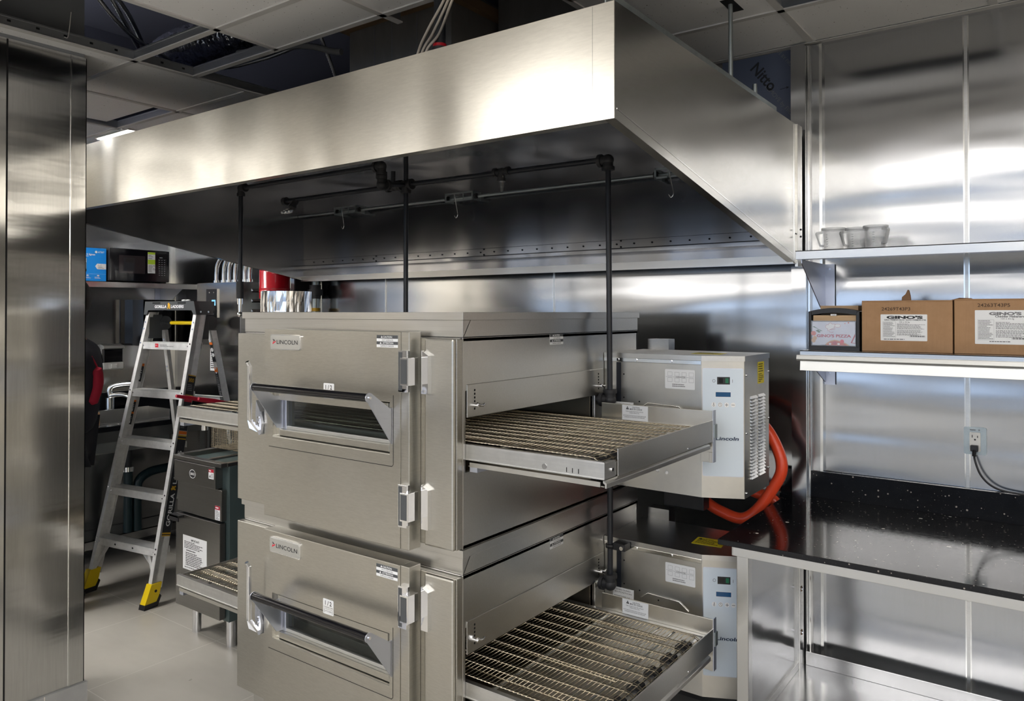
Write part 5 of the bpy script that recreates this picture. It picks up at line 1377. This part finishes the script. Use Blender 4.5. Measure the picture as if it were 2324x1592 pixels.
# cap
cz = 1.665; m = LB('dark_grey_plastic'); yc = fy(H)
m.prism([(-.229, yc - .012, 1.585), (-.212, yc - .016, cz), (.212, yc - .016, cz), (.229, yc - .012, 1.585), (.205, yc - .012, 1.585), (.19, yc - .013, 1.612), (-.19, yc - .013, 1.612), (-.205, yc - .012, 1.585)], (0, .004, 0))
m.box(-.212, .212, yc - .014, yc + .135, cz - .006, cz)
for sx in (1, -1):
    m.prism([(sx * .212, yc - .014, cz), (sx * .229, yc - .010, 1.585), (sx * .229, yc + .11, 1.585), (sx * .212, yc + .135, cz)], (-sx * .004, 0, 0), 'black_plastic')
    for y in (.02, .075): m.cyl((sx * .225, yc + y, 1.602), (sx * .230, yc + y, 1.602), .006, 'chrome', 8)
m.box(-.212, .212, yc + .128, yc + .135, 1.61, cz)
cap = build('top_cap', m, ld, .003)
m = LB(); Mx = frame((0, yc - .0158, 1.635), (1, 0, 0), (0, .05, 1))
m.sticker(Mx, .26, .030, None, [('t', 'GORILLA', .22, .18, .55, 'sticker_white', {'width': .40, 'bold': .03}), ('t', 'LADDERS', .78, .18, .55, 'sticker_white', {'width': .42, 'bold': .03}), ('p', [(.45, .0), (.465, .6), (.455, 1.0), (.485, 1.25), (.505, 1.3), (.52, .9), (.545, .95), (.535, .5), (.55, .0), (.515, 0), (.50, .45), (.48, 0)], 'gold_ink')])
for x in (-.11, .11): m.sticker(frame((x, yc - .0159, 1.655), (1, 0, 0), (0, .05, 1)), .07, .008, 'gap_black')
build('lettering', m, cap)
for x, z in ((.075, 1.67), (.11, 1.67)):
    m = LB('sticker_white'); m.ball((x, yc + .03, z), (.016, .014, .006), None, 10, 6); build('plaster_splash', m, cap)
for sx in (1, -1):
    m = LB('dark_grey_plastic'); m.box(sx * .205 - .012, sx * .205 + .012, yc + .0, yc + .09, 1.44, 1.585); m.lathe([(0, -.012), (.042, -.012), (.042, .012), (0, .012)], (sx * .20, yc + .115, 1.535), None, 24, 'x')
    build('hinge', m, ld, .002)
m = LB('yellow'); m.cyl((-.10, fy(1.52) + .10, 1.535), (.20, fy(1.52) + .10, 1.535), .0115, None, 14); m.cyl((-.20, fy(1.52) + .10, 1.535), (-.10, fy(1.52) + .10, 1.535), .007, 'chrome', 12); build('spreader_bar', m, ld)
# rear frame
def ry(z): return .74 - (.74 - (yc + .10)) * z / 1.50
def rw(z): return .31 - .095 * z / 1.50
for sx in (1, -1):
    m = LB()
    for dep, w_ in ((.045, .004), (.004, .030)):
        a = [(sx * rw(.06) - sx * w_, ry(.06), .06), (sx * rw(.06), ry(.06), .06), (sx * rw(.06), ry(.06) + dep, .06), (sx * rw(.06) - sx * w_, ry(.06) + dep, .06)]
        b = [(sx * rw(1.49) - sx * w_, ry(1.49), 1.49), (sx * rw(1.49), ry(1.49), 1.49), (sx * rw(1.49), ry(1.49) + dep, 1.49), (sx * rw(1.49) - sx * w_, ry(1.49) + dep, 1.49)]
        m.add(a + b, [(0, 1, 5, 4), (1, 2, 6, 5), (2, 3, 7, 6), (3, 0, 4, 7), (3, 2, 1, 0), (4, 5, 6, 7)])
    for z in (1.43, 1.40, 1.26, 1.235): m.cyl((sx * (rw(z) - .015), ry(z), z), (sx * (rw(z) - .015), ry(z) - .003, z), .006, 'chrome', 8)
    rr = build('rear_rail', m, ld)
    m = LB('black_plastic'); m.box(sx * rw(0) - .022, sx * rw(0) + .022, ry(0) - .01, ry(0) + .05, 0, .065); build('foot', m, rr, .002)
    if sx == 1:
        m = LB(); up = Vector((rw(1) - rw(0), ry(1) - ry(0), 1)).normalized(); o = Vector((rw(1.36) - .016, ry(1.36) - .0003, 1.36)); rt = Vector((1, 0, 0)); rt = (rt - up * rt.dot(up)).normalized()
        m.sticker(frame(o, rt, up), .026, .12, 'ink', [('r', 0, .88, 1, 1, 'orange_label'), ('e', .5, .62, .4, .1, 'sticker_white'), ('e', .5, .35, .4, .1, 'sticker_white'), ('l', [(.2, .5), (.8, .75)], 'ink', .002)])
        o = Vector((rw(1.12) - .016, ry(1.12) - .0003, 1.12)); m.sticker(frame(o, rt, up), .026, .30, 'ink', [('r', 0, .9, 1, 1, 'orange_label'), ('x', .15, .05, .85, .85, 22, 'ink_grey')]); build('printed_band', m, rr)
for z in (1.08, .55):
    m = LB(); m.box(-rw(z), rw(z), ry(z) + .004, ry(z) + .008, z - .03, z + .012); m.box(-rw(z), rw(z), ry(z) - .010, ry(z) + .004, z + .008, z + .012); build('rear_crossbar', m, ld)

# thin black cable hanging by the pier
tag(build('power_cord', MB('black_plastic').tube(smooth_path([(-4.575, 2.03, .30), (-4.572, 2.02, .27), (-4.575, 2.01, .18), (-4.59, 2.0, .05), (-4.62, 2.03, .0045), (-4.72, 2.10, .0045)]), .004, None, 8)), 'thin black cord hanging past the left ladder foot beside the pier', 'cord')

# ================================================================ PERSON AT THE SINK
def skinned(name, verts, edges, radii, m, parent, sub=2, base=(0, 0, 0)):
    me = bpy.data.meshes.new(name); bm = bmesh.new(); lay = bm.verts.layers.skin.verify(); vs = []
    off = origin_of(parent)
    for i, (p, r) in enumerate(zip(verts, radii)):
        v = bm.verts.new(Vector(p) - off); v[lay].radius = r if isinstance(r, tuple) else (r, r); v[lay].use_root = (i == 0); vs.append(v)
    for a, b in edges: bm.edges.new((vs[a], vs[b]))
    bm.to_mesh(me); bm.free(); me.materials.append(MATS[m])
    o = bpy.data.objects.new(name, me); COL.objects.link(o); o.parent = parent
    s = o.modifiers.new('skin', 'SKIN'); s.use_smooth_shade = True
    b = o.modifiers.new('sub', 'SUBSURF'); b.levels = sub; b.render_levels = sub
    return o
PM = Matrix.Translation((-4.42, 1.90, 0)) @ Matrix.Rotation(math.atan2(-.78, -.63) , 4, 'Z')     # +x of the figure looks towards image left / the sink run
P = lambda x, y, z: tuple(PM @ Vector((x, y, z)))
pe = thing('person', (-4.42, 1.90, 0), 'person in a black and red shirt working at the sink, mostly hidden by the pier', 'person')
hips = P(0, 0, .93)
V = [P(-.01, 0, .95), P(-.02, 0, 1.12), P(-.035, 0, 1.30), P(-.03, 0, 1.42), P(-.02, 0, 1.49), P(-.012, 0, 1.56),       # 0-5 spine, neck
     P(0, 0, 1.63), P(0, 0, 1.70),                                                                             # 6,7 head
     P(0, .095, .90), P(.015, .10, .50), P(-.015, .105, .09), P(.11, .115, .035),                                    # 8-11 left leg
     P(0, -.095, .90), P(.015, -.10, .50), P(-.015, -.105, .09), P(.11, -.115, .035),                                # 12-15
     P(-.03, .17, 1.40), P(.02, .215, 1.14), P(.26, .15, 1.08),                                                      # 16-18 left arm
     P(-.03, -.17, 1.40), P(.02, -.215, 1.14), P(.26, -.15, 1.08)]                                                   # 19-21
E_ = [(0, 1), (1, 2), (2, 3), (3, 4), (4, 5), (5, 6), (6, 7), (0, 8), (8, 9), (9, 10), (10, 11), (0, 12), (12, 13), (13, 14), (14, 15), (3, 16), (16, 17), (17, 18), (3, 19), (19, 20), (20, 21)]
RD = [(.13, .15), (.115, .14), (.125, .16), (.10, .14), .058, .054, .078, .082, .082, .058, .042, .036, .082, .058, .042, .036, .058, .045, .030, .058, .045, .030]
# a hand at each wrist: palm plus five separate bent fingers
def add_hand(w, side):
    i = len(V); b = V[w]
    def rel(x, y, z): q = PM.to_3x3() @ Vector((x, y, z)); return tuple(Vector(b) + q)
    V.append(rel(.075, 0, -.005)); RD.append((.022, .034)); E_.append((w, i))
    for k, (yy, ln) in enumerate(((-.030, .070), (-.010, .080), (.010, .075), (.028, .060))):
        j = len(V)
        V.extend([rel(.105, yy, -.008), rel(.105 + ln * .55, yy * 1.1, -.018), rel(.105 + ln * .9, yy * 1.1, -.045)]); RD.extend([.0095, .0085, .0075])
        E_.extend([(i, j), (j, j + 1), (j + 1, j + 2)])
    j = len(V); V.extend([rel(.055, -side * .035, .004), rel(.085, -side * .058, -.006)]); RD.extend([.011, .009]); E_.extend([(i, j), (j, j + 1)])
add_hand(18, 1); add_hand(21, -1)
body = skinned('body', V, E_, RD, 'skin', pe)
# face
HM = PM @ Matrix.Translation((-.035, 0, 0))
f = MB('skin', HM)
f.ball((.115, 0, 1.665), (.022, .014, .026)); f.ball((.03, .085, 1.665), (.018, .010, .030)); f.ball((.03, -.085, 1.665), (.018, .010, .030)); f.ball((.10, 0, 1.60), (.03, .04, .022))
f.ball((.098, .032, 1.685), (.012, .013, .010), 'sticker_white'); f.ball((.098, -.032, 1.685), (.012, .013, .010), 'sticker_white'); f.ball((.108, .032, 1.685), .005, 'ink'); f.ball((.108, -.032, 1.685), .005, 'ink')
f.ball((.116, 0, 1.628), (.008, .024, .006), 'red_food')
build('face', f, pe)
h = MB('hair', HM); h.ball((.012, 0, 1.715), (.105, .095, .085), None, 24, 14); h.ball((-.03, 0, 1.665), (.072, .088, .085), None, 20, 12); build('hair', h, pe)
SV = [P(-.01, 0, .90), P(-.02, 0, 1.12), P(-.04, 0, 1.30), P(-.035, 0, 1.42), P(-.01, 0, 1.485), P(-.03, .17, 1.41), P(.0, .20, 1.22), P(.06, .21, 1.12), P(-.03, -.17, 1.41), P(.0, -.20, 1.22), P(.06, -.21, 1.12)]
skinned('shirt', SV, [(0, 1), (1, 2), (2, 3), (3, 4), (3, 5), (5, 6), (6, 7), (3, 8), (8, 9), (9, 10)], [(.155, .175), (.145, .165), (.155, .185), (.125, .16), .070, .078, .068, .058, .078, .068, .058], 'navy_cloth', pe)
c = MB('red_cloth', PM); c.lathe([(.066, 1.490), (.073, 1.505), (.068, 1.535), (.062, 1.535), (.060, 1.495)], (-.022, 0, 0), None, 24); build('collar', c, pe)
c = MB('red_cloth', PM)
c.tube(smooth_path([(-.150, .075, 1.36), (-.178, .065, 1.29), (-.182, .055, 1.20), (-.155, .060, 1.10)]), [.012] * 8 + [.030] * 8 + [.028] * 8 + [.008], None, 12)
build('shirt_stripe', c, pe, .004)
TV = [P(-.01, 0, .98), P(0, .095, .90), P(.012, .10, .50), P(-.01, .105, .10), P(0, -.095, .90), P(.012, -.10, .50), P(-.01, -.105, .10)]
skinned('trousers', TV, [(0, 1), (1, 2), (2, 3), (0, 4), (4, 5), (5, 6)], [(.14, .165), .105, .082, .075, .105, .082, .075], 'black_cloth', pe)
for s in (1, -1):
    b = MB('black_plastic', PM); b.ball((.05, s * .11, .045), (.135, .05, .045), None, 20, 10); b.box(-.075, .17, s * .11 - .045, s * .11 + .045, 0, .02); build('shoe', b, pe, .004)
